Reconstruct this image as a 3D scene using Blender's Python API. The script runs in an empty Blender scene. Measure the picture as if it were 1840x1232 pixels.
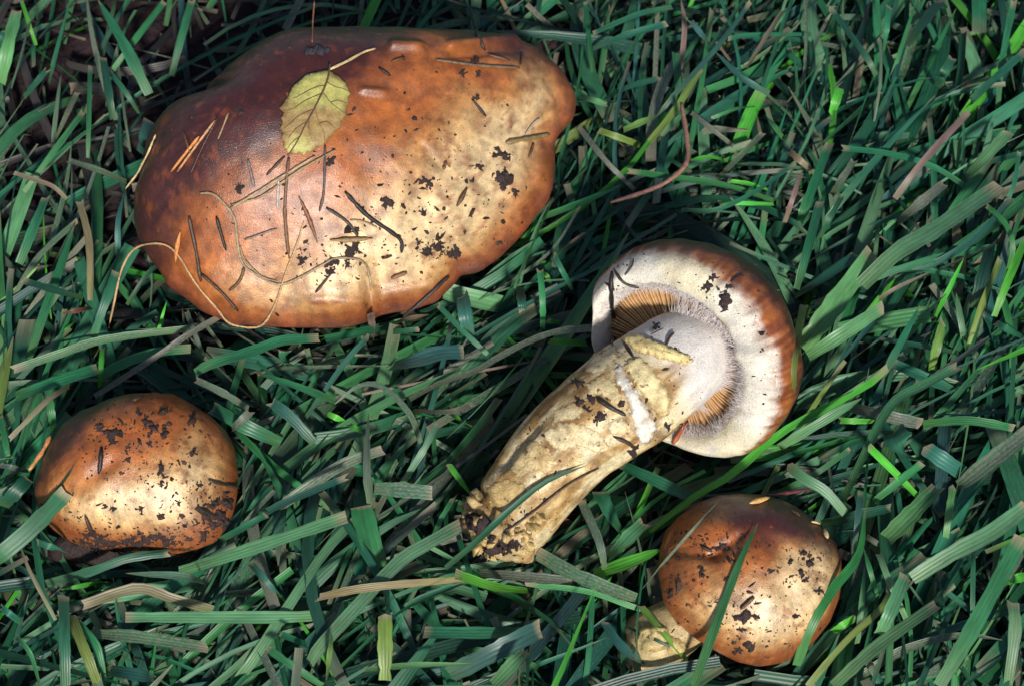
import bpy, bmesh, math, random
import numpy as np
from mathutils import Vector, Matrix
from mathutils.bvhtree import BVHTree
from mathutils.geometry import delaunay_2d_cdt
random.seed(7); rng = np.random.default_rng(7)
SC = bpy.context.scene
COL = SC.collection
R_ = math.radians

# ------------------------------------------------------------------ camera
PITCH = 60.0; DIST = 0.42; LENS = 55.0; SENS = 36.0
PW, PH = 1840.0, 1232.0
FW = np.array([0, math.cos(R_(PITCH)), -math.sin(R_(PITCH))])
UP = np.array([0, math.sin(R_(PITCH)), math.cos(R_(PITCH))])
RT = np.array([1.0, 0, 0])
TGT = np.array([0, 0, 0.018])
CAM = TGT - FW * DIST
cd = bpy.data.cameras.new('camera'); cam = bpy.data.objects.new('camera', cd); COL.objects.link(cam)
cd.lens = LENS; cd.sensor_width = SENS; cd.clip_start = 0.01; cd.clip_end = 500
cam.location = CAM; cam.rotation_euler = (R_(90 - PITCH), 0, 0)
cd.dof.use_dof = True; cd.dof.focus_distance = 0.395; cd.dof.aperture_fstop = 28
SC.camera = cam
# ------------------------------------------------------------------ sky, sun, exposure
SUN_AZ, SUN_EL = 12.0, 37.0           # azimuth measured from the -y axis towards +x
sdir = np.array([math.sin(R_(SUN_AZ)) * math.cos(R_(SUN_EL)), -math.cos(R_(SUN_AZ)) * math.cos(R_(SUN_EL)), math.sin(R_(SUN_EL))])
w = bpy.data.worlds.new('World'); SC.world = w; w.use_nodes = True
nt = w.node_tree; bg = nt.nodes['Background']; sky = nt.nodes.new('ShaderNodeTexSky')
sky.sky_type = 'NISHITA'; sky.sun_disc = False; sky.sun_elevation = R_(SUN_EL); sky.sun_rotation = math.atan2(sdir[0], sdir[1])
nt.links.new(sky.outputs[0], bg.inputs[0]); bg.inputs[1].default_value = 0.085
sl = bpy.data.lights.new('sun', 'SUN'); sl.energy = 4.6; sl.angle = R_(6); sl.color = (1.0, 0.95, 0.88)
so = bpy.data.objects.new('sun', sl); COL.objects.link(so); so.location = sdir * 2
so.rotation_euler = Vector(sdir).to_track_quat('Z', 'Y').to_euler()
SC.view_settings.view_transform = 'Standard'; SC.view_settings.look = 'None'
SC.view_settings.exposure = 0.2; SC.view_settings.gamma = 1.0
SC.cycles.max_bounces = 5; SC.cycles.diffuse_bounces = 3; SC.cycles.glossy_bounces = 2
SC.cycles.transmission_bounces = 3; SC.cycles.transparent_max_bounces = 4
SC.cycles.use_denoising = True

# ------------------------------------------------------------------ pixel <-> space
KX = SENS / LENS / PW
def ray(px, py):
    return FW + RT * ((px - PW / 2) * KX) + UP * ((PH / 2 - py) * KX)
def P(px, py, z):
    d = ray(px, py); t = (z - CAM[2]) / d[2]
    return CAM + d * t
def proj(p):
    q = np.asarray(p) - CAM
    dep = q @ FW
    return PW / 2 + (q @ RT) / dep / KX, PH / 2 - (q @ UP) / dep / KX, dep
def pxm(p): return ((np.asarray(p) - CAM) @ FW) * KX          # metres per photo pixel at p

# ------------------------------------------------------------------ noise
_lat = rng.random((32, 32, 32))
def vnoise(p):
    p = np.asarray(p); i = np.floor(p).astype(int); f = p - i; f = f * f * (3 - 2 * f)
    r = 0
    for a in (0, 1):
        for b in (0, 1):
            for c in (0, 1):
                v = _lat[(i[..., 0] + a) % 32, (i[..., 1] + b) % 32, (i[..., 2] + c) % 32]
                wt = (f[..., 0] if a else 1 - f[..., 0]) * (f[..., 1] if b else 1 - f[..., 1]) * (f[..., 2] if c else 1 - f[..., 2])
                r = r + v * wt
    return r
def fbm(p, o=4):
    s = 0; a = .5; t = 0
    for k in range(o):
        s = s + a * vnoise(np.asarray(p) * 2 ** k + 7.3 * k); t += a; a *= .5
    return s / t
def smooth(a, b, x): x = np.clip((x - a) / (b - a), 0, 1); return x * x * (3 - 2 * x)
def mix(a, b, f): f = np.asarray(f)[..., None]; return np.asarray(a) * (1 - f) + np.asarray(b) * f

# ------------------------------------------------------------------ materials
def new_mat(name):
    m = bpy.data.materials.new(name); m.use_nodes = True
    nt = m.node_tree; nt.nodes.clear()
    out = nt.nodes.new('ShaderNodeOutputMaterial')
    return m, nt, out
def N(nt, typ, **kw):
    n = nt.nodes.new(typ)
    for k, v in kw.items():
        if k.startswith('i_'):
            n.inputs[k[2:].replace('_', ' ')].default_value = v
        else: setattr(n, k, v)
    return n
def L(nt, a, b): nt.links.new(a, b)
def noise_node(nt, vec, scale, detail=4, rough=.6):
    n = N(nt, 'ShaderNodeTexNoise'); n.inputs['Scale'].default_value = scale; n.inputs['Detail'].default_value = detail
    n.inputs['Roughness'].default_value = rough
    if vec is not None: L(nt, vec, n.inputs['Vector'])
    return n
def maprange(nt, val, a, b, c, d):
    n = N(nt, 'ShaderNodeMapRange'); L(nt, val, n.inputs[0])
    for i, v in enumerate((a, b, c, d)): n.inputs[i + 1].default_value = v
    return n.outputs[0]
def mixc(nt, fac, a, b, blend='MIX'):
    n = N(nt, 'ShaderNodeMix', data_type='RGBA', blend_type=blend)
    for k, v in ((0, fac), (6, a), (7, b)):
        if hasattr(v, 'links'): L(nt, v, n.inputs[k])
        elif isinstance(v, (int, float)): n.inputs[k].default_value = v
        else: n.inputs[k].default_value = tuple(v) + (1,)
    return n.outputs[2]
def bump(nt, h, strength, dist, prev=None):
    b = N(nt, 'ShaderNodeBump'); b.inputs['Strength'].default_value = strength; b.inputs['Distance'].default_value = dist
    L(nt, h, b.inputs['Height'])
    if prev is not None: L(nt, prev, b.inputs['Normal'])
    return b.outputs[0]

def mat_blade():
    m, nt, out = new_mat('grass_blade')
    at = N(nt, 'ShaderNodeAttribute', attribute_name='Col')
    uv = N(nt, 'ShaderNodeUVMap', uv_map='UVMap')
    sep = N(nt, 'ShaderNodeSeparateXYZ'); L(nt, uv.outputs[0], sep.inputs[0])
    # veins run along the blade
    mu = N(nt, 'ShaderNodeMath', operation='MULTIPLY'); L(nt, sep.outputs[0], mu.inputs[0]); mu.inputs[1].default_value = 26.0
    sn = N(nt, 'ShaderNodeMath', operation='SINE'); L(nt, mu.outputs[0], sn.inputs[0])
    mp = N(nt, 'ShaderNodeMapping'); L(nt, uv.outputs[0], mp.inputs[0]); mp.inputs['Scale'].default_value = (22, 1.6, 1)
    st = noise_node(nt, mp.outputs[0], 1.6, 3)
    mp2 = N(nt, 'ShaderNodeMapping'); L(nt, uv.outputs[0], mp2.inputs[0]); mp2.inputs['Scale'].default_value = (5, 6, 1)
    sp = noise_node(nt, mp2.outputs[0], 1.5, 5, .7)
    mp3 = N(nt, 'ShaderNodeMapping'); L(nt, uv.outputs[0], mp3.inputs[0]); mp3.inputs['Scale'].default_value = (1.2, .7, 1)
    bl = noise_node(nt, mp3.outputs[0], 1.3, 2)
    v1 = maprange(nt, st.outputs[0], .3, .7, .84, 1.15)
    v2 = maprange(nt, sn.outputs[0], -1, 1, .96, 1.03)
    v3 = maprange(nt, bl.outputs[0], .3, .7, .7, 1.25)
    mm = N(nt, 'ShaderNodeMath', operation='MULTIPLY'); L(nt, v1, mm.inputs[0]); L(nt, v2, mm.inputs[1])
    mm2 = N(nt, 'ShaderNodeMath', operation='MULTIPLY'); L(nt, mm.outputs[0], mm2.inputs[0]); L(nt, v3, mm2.inputs[1])
    cc = N(nt, 'ShaderNodeVectorMath', operation='SCALE'); L(nt, at.outputs['Color'], cc.inputs[0]); L(nt, mm2.outputs[0], cc.inputs['Scale'])
    # grey scurf, amount carried by alpha
    th = N(nt, 'ShaderNodeMath', operation='SUBTRACT'); th.inputs[0].default_value = .78; L(nt, at.outputs['Alpha'], th.inputs[1])
    df = N(nt, 'ShaderNodeMath', operation='SUBTRACT'); L(nt, sp.outputs[0], df.inputs[0]); L(nt, th.outputs[0], df.inputs[1])
    fac = maprange(nt, df.outputs[0], -.02, .12, 0, .8)
    c2 = mixc(nt, fac, cc.outputs[0], (.235, .205, .165))
    bsdf = N(nt, 'ShaderNodeBsdfPrincipled'); L(nt, c2, bsdf.inputs['Base Color'])
    bsdf.inputs['Roughness'].default_value = .42; bsdf.inputs['Specular IOR Level'].default_value = .45
    hs = N(nt, 'ShaderNodeMath', operation='ADD'); L(nt, sn.outputs[0], hs.inputs[0]); L(nt, st.outputs[0], hs.inputs[1])
    L(nt, bump(nt, hs.outputs[0], .3, .00008), bsdf.inputs['Normal'])
    tr = N(nt, 'ShaderNodeBsdfTranslucent'); L(nt, c2, tr.inputs[0])
    ms = N(nt, 'ShaderNodeMixShader'); ms.inputs[0].default_value = .22
    L(nt, bsdf.outputs[0], ms.inputs[1]); L(nt, tr.outputs[0], ms.inputs[2]); L(nt, ms.outputs[0], out.inputs[0])
    return m

def mat_attr(name, crack=None, rough=(.3, .5), spec=.5, fine=2600, mid=260, big=60, var=(.75, 1.22), bd=.00025, bs=.5, speck=None, coat=0., sss=0., stretch=None):
    """colour from the vertex attribute with grain, blotches and fine relief"""
    m, nt, out = new_mat(name)
    at = N(nt, 'ShaderNodeAttribute', attribute_name='Col')
    tc = N(nt, 'ShaderNodeTexCoord'); vec = tc.outputs['Object']
    n1 = noise_node(nt, vec, fine, 2); n2 = noise_node(nt, vec, mid, 5, .65); n3 = noise_node(nt, vec, big, 4)
    a = maprange(nt, n1.outputs[0], .3, .7, .78, 1.22); b = maprange(nt, n2.outputs[0], .32, .68, var[0], var[1]); c = maprange(nt, n3.outputs[0], .3, .7, .85, 1.15)
    m1 = N(nt, 'ShaderNodeMath', operation='MULTIPLY'); L(nt, a, m1.inputs[0]); L(nt, b, m1.inputs[1])
    m2 = N(nt, 'ShaderNodeMath', operation='MULTIPLY'); L(nt, m1.outputs[0], m2.inputs[0]); L(nt, c, m2.inputs[1])
    cc = N(nt, 'ShaderNodeVectorMath', operation='SCALE'); L(nt, at.outputs['Color'], cc.inputs[0]); L(nt, m2.outputs[0], cc.inputs['Scale'])
    col = cc.outputs[0]
    if speck:
        for (sc_, lo, hi, colr) in speck:
            ns = noise_node(nt, vec, sc_, 3, .6)
            col = mixc(nt, maprange(nt, ns.outputs[0], lo, hi, 0, .9), col, colr)
    if crack:
        wv = N(nt, 'ShaderNodeVectorMath', operation='MULTIPLY_ADD'); L(nt, n3.outputs['Color'], wv.inputs[0]); wv.inputs[1].default_value = (.012, .012, .012); L(nt, vec, wv.inputs[2])
        vo = N(nt, 'ShaderNodeTexVoronoi', feature='DISTANCE_TO_EDGE'); vo.inputs['Scale'].default_value = crack[0]; L(nt, wv.outputs[0], vo.inputs['Vector'])
        ck = maprange(nt, vo.outputs['Distance'], .01, .07, 1, 0); mk = maprange(nt, n3.outputs[0], .46, .62, 0, .6)
        mu = N(nt, 'ShaderNodeMath', operation='MULTIPLY'); L(nt, ck, mu.inputs[0]); L(nt, mk, mu.inputs[1])
        col = mixc(nt, mu.outputs[0], col, crack[1])
    bsdf = N(nt, 'ShaderNodeBsdfPrincipled'); L(nt, col, bsdf.inputs['Base Color'])
    L(nt, maprange(nt, n2.outputs[0], .3, .7, rough[1], rough[0]), bsdf.inputs['Roughness'])
    bsdf.inputs['Specular IOR Level'].default_value = spec
    bsdf.inputs['Coat Weight'].default_value = coat; bsdf.inputs['Coat Roughness'].default_value = .35
    if sss:
        bsdf.inputs['Subsurface Weight'].default_value = sss; bsdf.inputs['Subsurface Radius'].default_value = (1, .6, .35); bsdf.inputs['Subsurface Scale'].default_value = .0015
    h = N(nt, 'ShaderNodeMath', operation='ADD'); L(nt, n2.outputs[0], h.inputs[0]); L(nt, n1.outputs[0], h.inputs[1])
    L(nt, bump(nt, h.outputs[0], bs, bd), bsdf.inputs['Normal'])
    L(nt, bsdf.outputs[0], out.inputs[0])
    return m

M_BLADE = mat_blade()
M_CAP = mat_attr('cap_skin', rough=(.28, .46), spec=.6, coat=.10, bd=.00022, bs=.5, var=(.62, 1.3), fine=3200,
                 speck=((900, .70, .74, (.05, .02, .012)), (420, .66, .72, (.20, .07, .02))))
M_VEIL = mat_attr('white_veil', rough=(.6, .8), spec=.25, var=(.85, 1.1), bd=.0003, bs=.7, sss=.15)
M_STEM = mat_attr('stem_flesh', crack=(330, (.24, .14, .055)), rough=(.4, .65), spec=.4, var=(.6, 1.3), mid=420, bd=.0002, bs=.7,
                  speck=((700, .63, .70, (.16, .085, .03)), (260, .66, .71, (.10, .05, .02))))
M_GILL = mat_attr('gill', rough=(.5, .7), spec=.3, bd=.0001)
M_SOIL = mat_attr('soil_crumb', rough=(.35, .8), spec=.4, fine=3500, mid=1200, var=(.5, 1.5), bd=.0004, bs=1)
M_DRY = mat_attr('dry_plant', rough=(.35, .6), spec=.5, mid=1500, var=(.6, 1.35), bd=.0002, bs=.6)
M_LEAF = mat_attr('yellow_leaf', rough=(.4, .6), spec=.4, mid=500, var=(.75, 1.2), bd=.0002, bs=.5)

def mat_ground():
    m, nt, out = new_mat('dark_soil')
    tc = N(nt, 'ShaderNodeTexCoord'); vec = tc.outputs['Object']
    a = noise_node(nt, vec, 180, 6, .7); b = noise_node(nt, vec, 9, 5, .7)
    c = mixc(nt, maprange(nt, a.outputs[0], .35, .65, 0, 1), (.014, .008, .011), (.045, .027, .030))
    far = mixc(nt, maprange(nt, b.outputs[0], .35, .6, 0, 1), (.02, .07, .03), (.04, .1, .04))
    ln = N(nt, 'ShaderNodeVectorMath', operation='LENGTH'); L(nt, vec, ln.inputs[0])
    c = mixc(nt, maprange(nt, ln.outputs['Value'], .7, 1.4, 0, 1), c, far)
    bs = N(nt, 'ShaderNodeBsdfPrincipled'); L(nt, c, bs.inputs['Base Color']); bs.inputs['Roughness'].default_value = .9
    bs.inputs['Specular IOR Level'].default_value = .2
    L(nt, bump(nt, a.outputs[0], 1, .003), bs.inputs['Normal']); L(nt, bs.outputs[0], out.inputs[0])
    return m

# ------------------------------------------------------------------ object helpers
def tag(o, label=None, cat=None, group=None, kind=None):
    for k, v in (('label', label), ('category', cat), ('group', group), ('kind', kind)):
        if v: o[k] = v
    return o
def empty(name, loc):
    o = bpy.data.objects.new(name, None); o.location = Vector(loc); o.empty_display_size = .01
    COL.objects.link(o); return o
def worldloc(o): return np.array(o.location) + (worldloc(o.parent) if o.parent else 0)
def mesh_obj(name, V, F, mat, parent=None, col=None, uv=None, origin=None, smooth_=True):
    V = np.asarray(V, float).reshape(-1, 3)
    og = worldloc(parent) if parent is not None else np.array(origin if origin is not None else (V.mean(0)[0], V.mean(0)[1], V[:, 2].min()))
    me = bpy.data.meshes.new(name)
    if isinstance(F, np.ndarray):
        k = F.shape[1]; nf = len(F)
        me.vertices.add(len(V)); me.vertices.foreach_set('co', (V - og).astype(np.float32).ravel())
        me.loops.add(nf * k); me.loops.foreach_set('vertex_index', F.astype(np.int32).ravel())
        me.polygons.add(nf); me.polygons.foreach_set('loop_start', np.arange(0, nf * k, k, dtype=np.int32))
        me.update(calc_edges=True)
    else:
        me.from_pydata((V - og).tolist(), [], F)
    if smooth_: me.polygons.foreach_set('use_smooth', np.ones(len(me.polygons), bool))
    if col is not None:
        c = np.ones((len(V), 4)); col = np.asarray(col, float)
        if col.ndim == 1: col = np.tile(col, (len(V), 1))
        c[:, :col.shape[1]] = col
        a = me.color_attributes.new('Col', 'FLOAT_COLOR', 'POINT'); a.data.foreach_set('color', c.astype(np.float32).ravel())
    if uv is not None:
        ul = me.uv_layers.new(name='UVMap'); li = np.empty(len(me.loops), np.int32); me.loops.foreach_get('vertex_index', li)
        ul.data.foreach_set('uv', np.asarray(uv)[li].astype(np.float32).ravel())
    me.materials.append(mat)
    o = bpy.data.objects.new(name, me); COL.objects.link(o)
    if parent is not None: o.parent = parent
    else: o.location = Vector(og)
    return o
def gridfaces(n, m, wrap=True, cap0=None):
    """n columns around (wrapped), m rings"""
    i = np.arange(n if wrap else n - 1); j = np.arange(m - 1)
    I, J = np.meshgrid(i, j, indexing='ij'); I2 = (I + 1) % n
    return np.stack([I * m + J, I2 * m + J, I2 * m + J + 1, I * m + J + 1], -1).reshape(-1, 4)
def frame(n):
    n = np.asarray(n, float); n = n / np.linalg.norm(n)
    e1 = np.cross([0, 1, 0], n); e1 /= np.linalg.norm(e1); e2 = np.cross(n, e1)
    return e1, e2, n
def catmull(pts, k):
    pts = np.asarray(pts, float)
    if len(pts) == 2: t = np.linspace(0, 1, k)[:, None]; return pts[0] * (1 - t) + pts[1] * t
    e = np.vstack([2 * pts[0] - pts[1], pts, 2 * pts[-1] - pts[-2]])
    out = []
    for u in np.linspace(0, len(pts) - 1 - 1e-9, k):
        i = int(u); f = u - i; a, b, c, d = e[i:i + 4]
        out.append(.5 * (2 * b + (c - a) * f + (2 * a - 5 * b + 4 * c - d) * f * f + (3 * b - a - 3 * c + d) * f ** 3))
    return np.array(out)

# ------------------------------------------------------------------ ground
def build_ground():
    xs = np.concatenate([-np.geomspace(60, .75, 8), np.linspace(-.7, -.24, 24)[:-1], np.linspace(-.24, .24, 220), np.linspace(.24, .7, 24)[1:], np.geomspace(.75, 60, 8)])
    X, Y = np.meshgrid(xs, xs, indexing='ij')
    Z = (fbm(np.stack([X * 30 + 50, Y * 30 + 50, X * 0], -1)) - .5) * .008 - .003 + (fbm(np.stack([X * 170 + 50, Y * 170 + 50, X * 0 + 4], -1), 5) - .5) * .007
    V = np.stack([X, Y, Z], -1).reshape(-1, 3); n = len(xs)
    i, j = np.meshgrid(np.arange(n - 1), np.arange(n - 1), indexing='ij')
    F = np.stack([i * n + j, (i + 1) * n + j, (i + 1) * n + j + 1, i * n + j + 1], -1).reshape(-1, 4)
    o = mesh_obj('ground', V, F, mat_ground(), origin=(0, 0, 0)); tag(o, 'dark moist soil under the grass', None, None, 'structure')
build_ground()

# ------------------------------------------------------------------ caps
def pts(s): return np.array([[float(a) for a in t.split(',')] for t in s.split()])
BIG = pts('237,355 239,397 247,424 263,457 288,490 299,513 332,535 366,562 377,565 421,584 476,588 540,590 600,590 628,588 661,579 672,566 684,568 738,559 782,546 800,527 810,518 835,492 846,494 865,490 898,466 931,432 959,399 986,363 995,328 998,290 995,262 1006,246 1022,228 1036,215 1035,185 1034,166 1009,119 967,80 926,63 870,52 815,47 740,44 640,43 580,46 517,54 476,72 420,110 365,160 320,184 283,207 262,250 252,300')
LEFT = pts('61,887 63,860 69,835 86,799 110,763 144,735 193,716 235,708 276,706 317,710 353,730 386,752 408,774 422,804 428,846 428,879 422,915 408,950 386,975 345,989 317,995 276,992 221,990 166,986 124,973 94,950 75,928')
RIGHT = pts('1182,1029 1185,987 1195,954 1220,926 1253,902 1289,889 1331,886 1368,889 1404,899 1440,917 1476,942 1500,969 1513,1005 1514,1041 1507,1077 1491,1117 1467,1147 1437,1177 1401,1192 1362,1197 1325,1189 1289,1171 1250,1147 1214,1117 1192,1083')
OVER = pts('1062,545 1067,513 1084,491 1111,464 1140,444 1177,432 1226,430 1275,437 1323,456 1372,491 1404,527 1424,567 1443,625 1446,655 1434,710 1416,747 1385,786 1348,813 1311,822 1275,821 1238,813 1208,798 1160,770 1110,720 1078,660 1064,600')
STEMP = pts('1062,637 971,717 938,755 910,791 888,827 861,866 839,899 839,929 855,987 877,1009 954,990 979,976 1007,940 1040,899 1062,866 1103,832 1142,810 1201,786 1260,700 1200,600')

def polar(outline, c):
    d = outline - c; a = np.arctan2(d[:, 1], d[:, 0]); r = np.hypot(d[:, 0], d[:, 1])
    # densify first
    return a, r
def target_radius(outline, c):
    o = np.vstack([outline, outline[:1]]); seg = []
    for p, q in zip(o[:-1], o[1:]):
        t = np.linspace(0, 1, 12, endpoint=False)[:, None]; seg.append(p * (1 - t) + q * t)
    d = np.vstack(seg) - c; a = np.arctan2(d[:, 1], d[:, 0]); r = np.hypot(d[:, 0], d[:, 1])
    bins = np.zeros(360); b = ((a + math.pi) / (2 * math.pi) * 360).astype(int) % 360
    np.maximum.at(bins, b, r)
    idx = np.where(bins > 0)[0]
    return lambda ang: np.interp((ang + math.pi) / (2 * math.pi) * 360 - .5, np.r_[idx - 360, idx, idx + 360], np.tile(bins[idx], 3))
def fit(prof, c, n, R, outline, K=200, iters=14, hscale=None, sm=2, dome=None):
    """solid of revolution whose radius is varied round the axis until its outline agrees with the traced one"""
    e1, e2, n = frame(n); ph = np.linspace(0, 2 * math.pi, K, endpoint=False)
    D = np.cos(ph)[:, None] * e1 + np.sin(ph)[:, None] * e2
    prof = np.asarray(prof, float)
    cx, cy, _ = proj(c); cpx = np.array([cx, cy]); tr = target_radius(outline, cpx)
    s = np.ones(K)
    hs = np.ones(K) if hscale is None else hscale(ph)
    T = np.broadcast_to(prof[None, :, 1], (K, len(prof))).copy()
    if dome is not None:
        h_, p_, q_ = dome(ph, D); m0 = len(prof) - 4; sv = prof[None, :m0, 0]; T[:, :m0] = h_ * (1 - sv ** p_[:, None]) ** q_[:, None]
    def make(s):
        sl = s.copy()
        for _ in range(120): sl = (np.roll(sl, 1) + 2 * sl + np.roll(sl, -1)) / 4
        se = sl[:, None] + (s - sl)[:, None] * smooth(.55, 1., prof[None, :, 0])
        return c + D[:, None, :] * (prof[None, :, 0] * se * R)[..., None] + n * (T[..., None] * R * hs[:, None, None])
    for it in range(iters):
        S = make(s)
        x, y, _ = proj(S); dx = x - cx; dy = y - cy; a = np.arctan2(dy, dx); r = np.hypot(dx, dy)
        b = ((a + math.pi) / (2 * math.pi) * 360).astype(int) % 360; sil = np.zeros(360); np.maximum.at(sil, b.ravel(), r.ravel())
        sil = np.maximum(sil, np.maximum(np.roll(sil, 1), np.roll(sil, -1)))
        ix = np.where(sil > 0)[0]
        jm = r.argmax(1); am = a[np.arange(K), jm]
        cur = np.interp((am + math.pi) / (2 * math.pi) * 360 - .5, np.r_[ix - 360, ix, ix + 360], np.tile(sil[ix], 3))
        s = s * (tr(am) / cur) ** .6
        for _ in range(sm if it < iters - 3 else 1): s = (np.roll(s, 1) + 2 * s + np.roll(s, -1)) / 4
    S = make(s)
    return S, ph, s, (e1, e2, n)

def dome_profile(h, p, q, M=110, curl=.05, back=.12):
    s = 1 - (1 - np.linspace(0, 1, M)) ** 1.6
    t = h * (1 - s ** p) ** q
    out = list(zip(s, t))
    out += [(.995, -curl * .5), (.975, -curl), (.94, -curl * 1.05), (.90, -curl * .6)]
    return np.array(out)
def line_bump(px, py, x0, y0, x1, y1, wd, amp):
    d = np.array([x1 - x0, y1 - y0]); Ld = d @ d
    t = np.clip(((px - x0) * d[0] + (py - y0) * d[1]) / Ld, 0, 1)
    r = np.hypot(px - x0 - t * d[0], py - y0 - t * d[1])
    return amp * np.exp(-(r / wd) ** 2)

BODIES = []       # (verts, faces) for resting things on the mushrooms
def add_body(V, F): BODIES.append((np.asarray(V).reshape(-1, 3), np.asarray(F)))

def underside(parent, S, c, n, jrim, zdep, K, name='gills', col=(.30, .16, .07)):
    rim = S[:, jrim]; V = []; rows = 4
    for j, (f, d) in enumerate(((.99, 0), (.8, .004), (.5, .008), (.2, .010))):
        ring = c + (rim - c) * f + n * d
        zig = np.where(np.arange(K) % 2 == 0, .0012, -.0012)[:, None] * n * (1 if 0 < j < 3 else .4)
        V.append(ring + zig)
    V = np.stack(V, 1)
    return mesh_obj(name, V, gridfaces(K, rows), M_GILL, parent, col=np.array(col), smooth_=False)
def loft(axis, rad, seg=28, jitter=0., fluted=0., seed=0, end_caps=True):
    axis = np.asarray(axis, float); m = len(axis); tan = np.gradient(axis, axis=0); tan /= np.linalg.norm(tan, axis=1)[:, None]
    ref = np.array([0, 0, 1.0]) if abs(tan[0][2]) < .9 else np.array([0, 1.0, 0])
    ph = np.linspace(0, 2 * math.pi, seg, endpoint=False); V = np.zeros((seg, m, 3))
    for j in range(m):
        a = np.cross(ref, tan[j]); a /= np.linalg.norm(a); b = np.cross(tan[j], a); ref = b
        dirs = np.cos(ph)[:, None] * a + np.sin(ph)[:, None] * b
        r = rad[j] * np.ones(seg)
        if jitter:
            q = axis[j] + dirs * rad[j]
            r = r * (1 + jitter * (fbm(q * 90 + seed, 4) - .5) * 2 + fluted * (fbm(np.stack([ph * 3 + 20 + seed, np.full(seg, j * .12), ph * 0], -1), 2) - .5))
        V[:, j] = axis[j] + dirs * r[:, None]
    return V

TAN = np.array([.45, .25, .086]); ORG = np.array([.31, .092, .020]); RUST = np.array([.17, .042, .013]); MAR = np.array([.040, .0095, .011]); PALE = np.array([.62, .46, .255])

def upright(name, label, outline, cpx, zc, n, R, h, p, q, colour, shape, base, stem_r, stem_label_col, K=220, hscale=None, dome=None):
    c = P(cpx[0], cpx[1], zc)
    prof = dome_profile(h, p, q)
    S, ph, s, fr = fit(prof, c, n, R, outline, K, hscale=hscale, dome=dome)
    e1, e2, nn = fr; M = S.shape[1]
    x, y, _ = proj(S)
    u = prof[:, 0][None, :] * np.ones((K, 1))
    lump = (fbm(S * 45 + 3, 2) - .5) * .0042 * smooth(0, .3, u) + (fbm(S * 160 + 9, 3) - .5) * .0007
    S = S + nn * (lump * (1 - smooth(.93, 1.0, u)))[..., None]
    S = S + nn * shape(x, y, u)[..., None]
    bs = np.array(base)
    root = empty(name, (bs[0], bs[1], bs[2])); tag(root, label, 'mushroom')
    F = gridfaces(K, M)
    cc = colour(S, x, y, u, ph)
    st = fbm(np.stack([np.broadcast_to(np.cos(ph)[:, None] * 34 + 60, u.shape), np.broadcast_to(np.sin(ph)[:, None] * 34 + 60, u.shape), u * 6], -1), 3)
    mo = fbm(S * 420 + 15, 4)
    cc = cc * (1 + (st - .5) * .9 * smooth(.25, .7, u))[..., None]
    cc = mix(cc, RUST * 1.1, smooth(.60, .68, mo) * .55 * (.3 + .7 * smooth(.1, .6, u)))
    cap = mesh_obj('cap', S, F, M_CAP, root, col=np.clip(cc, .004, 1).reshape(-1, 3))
    add_body(S, F)
    underside(root, S, c, nn, M - 1, 0, K)
    top = c + nn * .006; ax = catmull([top, top * .6 + bs * .4 - nn * .002, bs + np.array([0, 0, .004]), bs], 22)
    rr = np.interp(np.linspace(0, 1, 22), [0, .5, .85, 1], [stem_r * .8, stem_r * .9, stem_r * 1.25, stem_r * .9])
    V = loft(ax, rr, 28, .06, .15); Fs = gridfaces(28, 22)
    nz = fbm(V * 150, 4)
    mesh_obj('stem', V, Fs, M_STEM, root, col=mix(stem_label_col, np.array([.24, .14, .05]), smooth(.42, .62, nz)).reshape(-1, 3))
    add_body(V, Fs)
    return root, c, S, nn

# --- the large open cap
def big_shape(x, y, u):
    r = line_bump(x, y, 662, 478, 672, 590, 9, -.0035)
    r += line_bump(x, y, 690, 535, 770, 515, 16, .0016) + line_bump(x, y, 560, 548, 650, 550, 16, .0016)
    r += line_bump(x, y, 706, 84, 752, 88, 9, .0022) + line_bump(x, y, 812, 84, 925, 70, 9, .0024) + line_bump(x, y, 812, 100, 930, 88, 8, -.0018)
    r += line_bump(x, y, 654, 162, 690, 166, 7, .0012)
    r += line_bump(x, y, 756, 262, 792, 300, 7, -.0008)
    r += line_bump(x, y, 985, 140, 1010, 200, 10, -.0012) + line_bump(x, y, 950, 285, 965, 350, 12, -.0010)
    r += line_bump(x, y, 300, 470, 400, 560, 14, -.0010)
    r += line_bump(x, y, 1000, 240, 960, 330, 14, .0012)
    return r
def big_colour(S, x, y, u, ph):
    n1 = fbm(S * 60 + 11, 4); n2 = fbm(S * 220 + 5, 4); n3 = fbm(S * 30 + 40, 3)
    # ochre to the lower right, turning reddish-brown and maroon to the upper left
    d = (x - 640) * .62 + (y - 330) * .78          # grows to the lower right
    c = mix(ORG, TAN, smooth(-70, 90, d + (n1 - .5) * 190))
    c = mix(c, PALE, smooth(0, 110, d + (n1 - .5) * 150) * smooth(.97, .80, u) * .8)  # pale tan skin, with the broad whitish sheen painted into it
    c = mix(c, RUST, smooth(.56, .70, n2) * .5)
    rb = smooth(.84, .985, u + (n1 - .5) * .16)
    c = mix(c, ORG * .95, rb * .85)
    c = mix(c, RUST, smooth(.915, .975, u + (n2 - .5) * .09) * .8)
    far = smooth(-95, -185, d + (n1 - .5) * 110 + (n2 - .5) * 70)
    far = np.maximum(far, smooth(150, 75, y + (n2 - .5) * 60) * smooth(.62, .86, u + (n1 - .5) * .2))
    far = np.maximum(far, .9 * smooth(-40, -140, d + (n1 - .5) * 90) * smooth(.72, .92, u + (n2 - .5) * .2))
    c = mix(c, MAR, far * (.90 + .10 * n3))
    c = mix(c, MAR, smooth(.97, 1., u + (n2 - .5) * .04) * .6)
    return c
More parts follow.
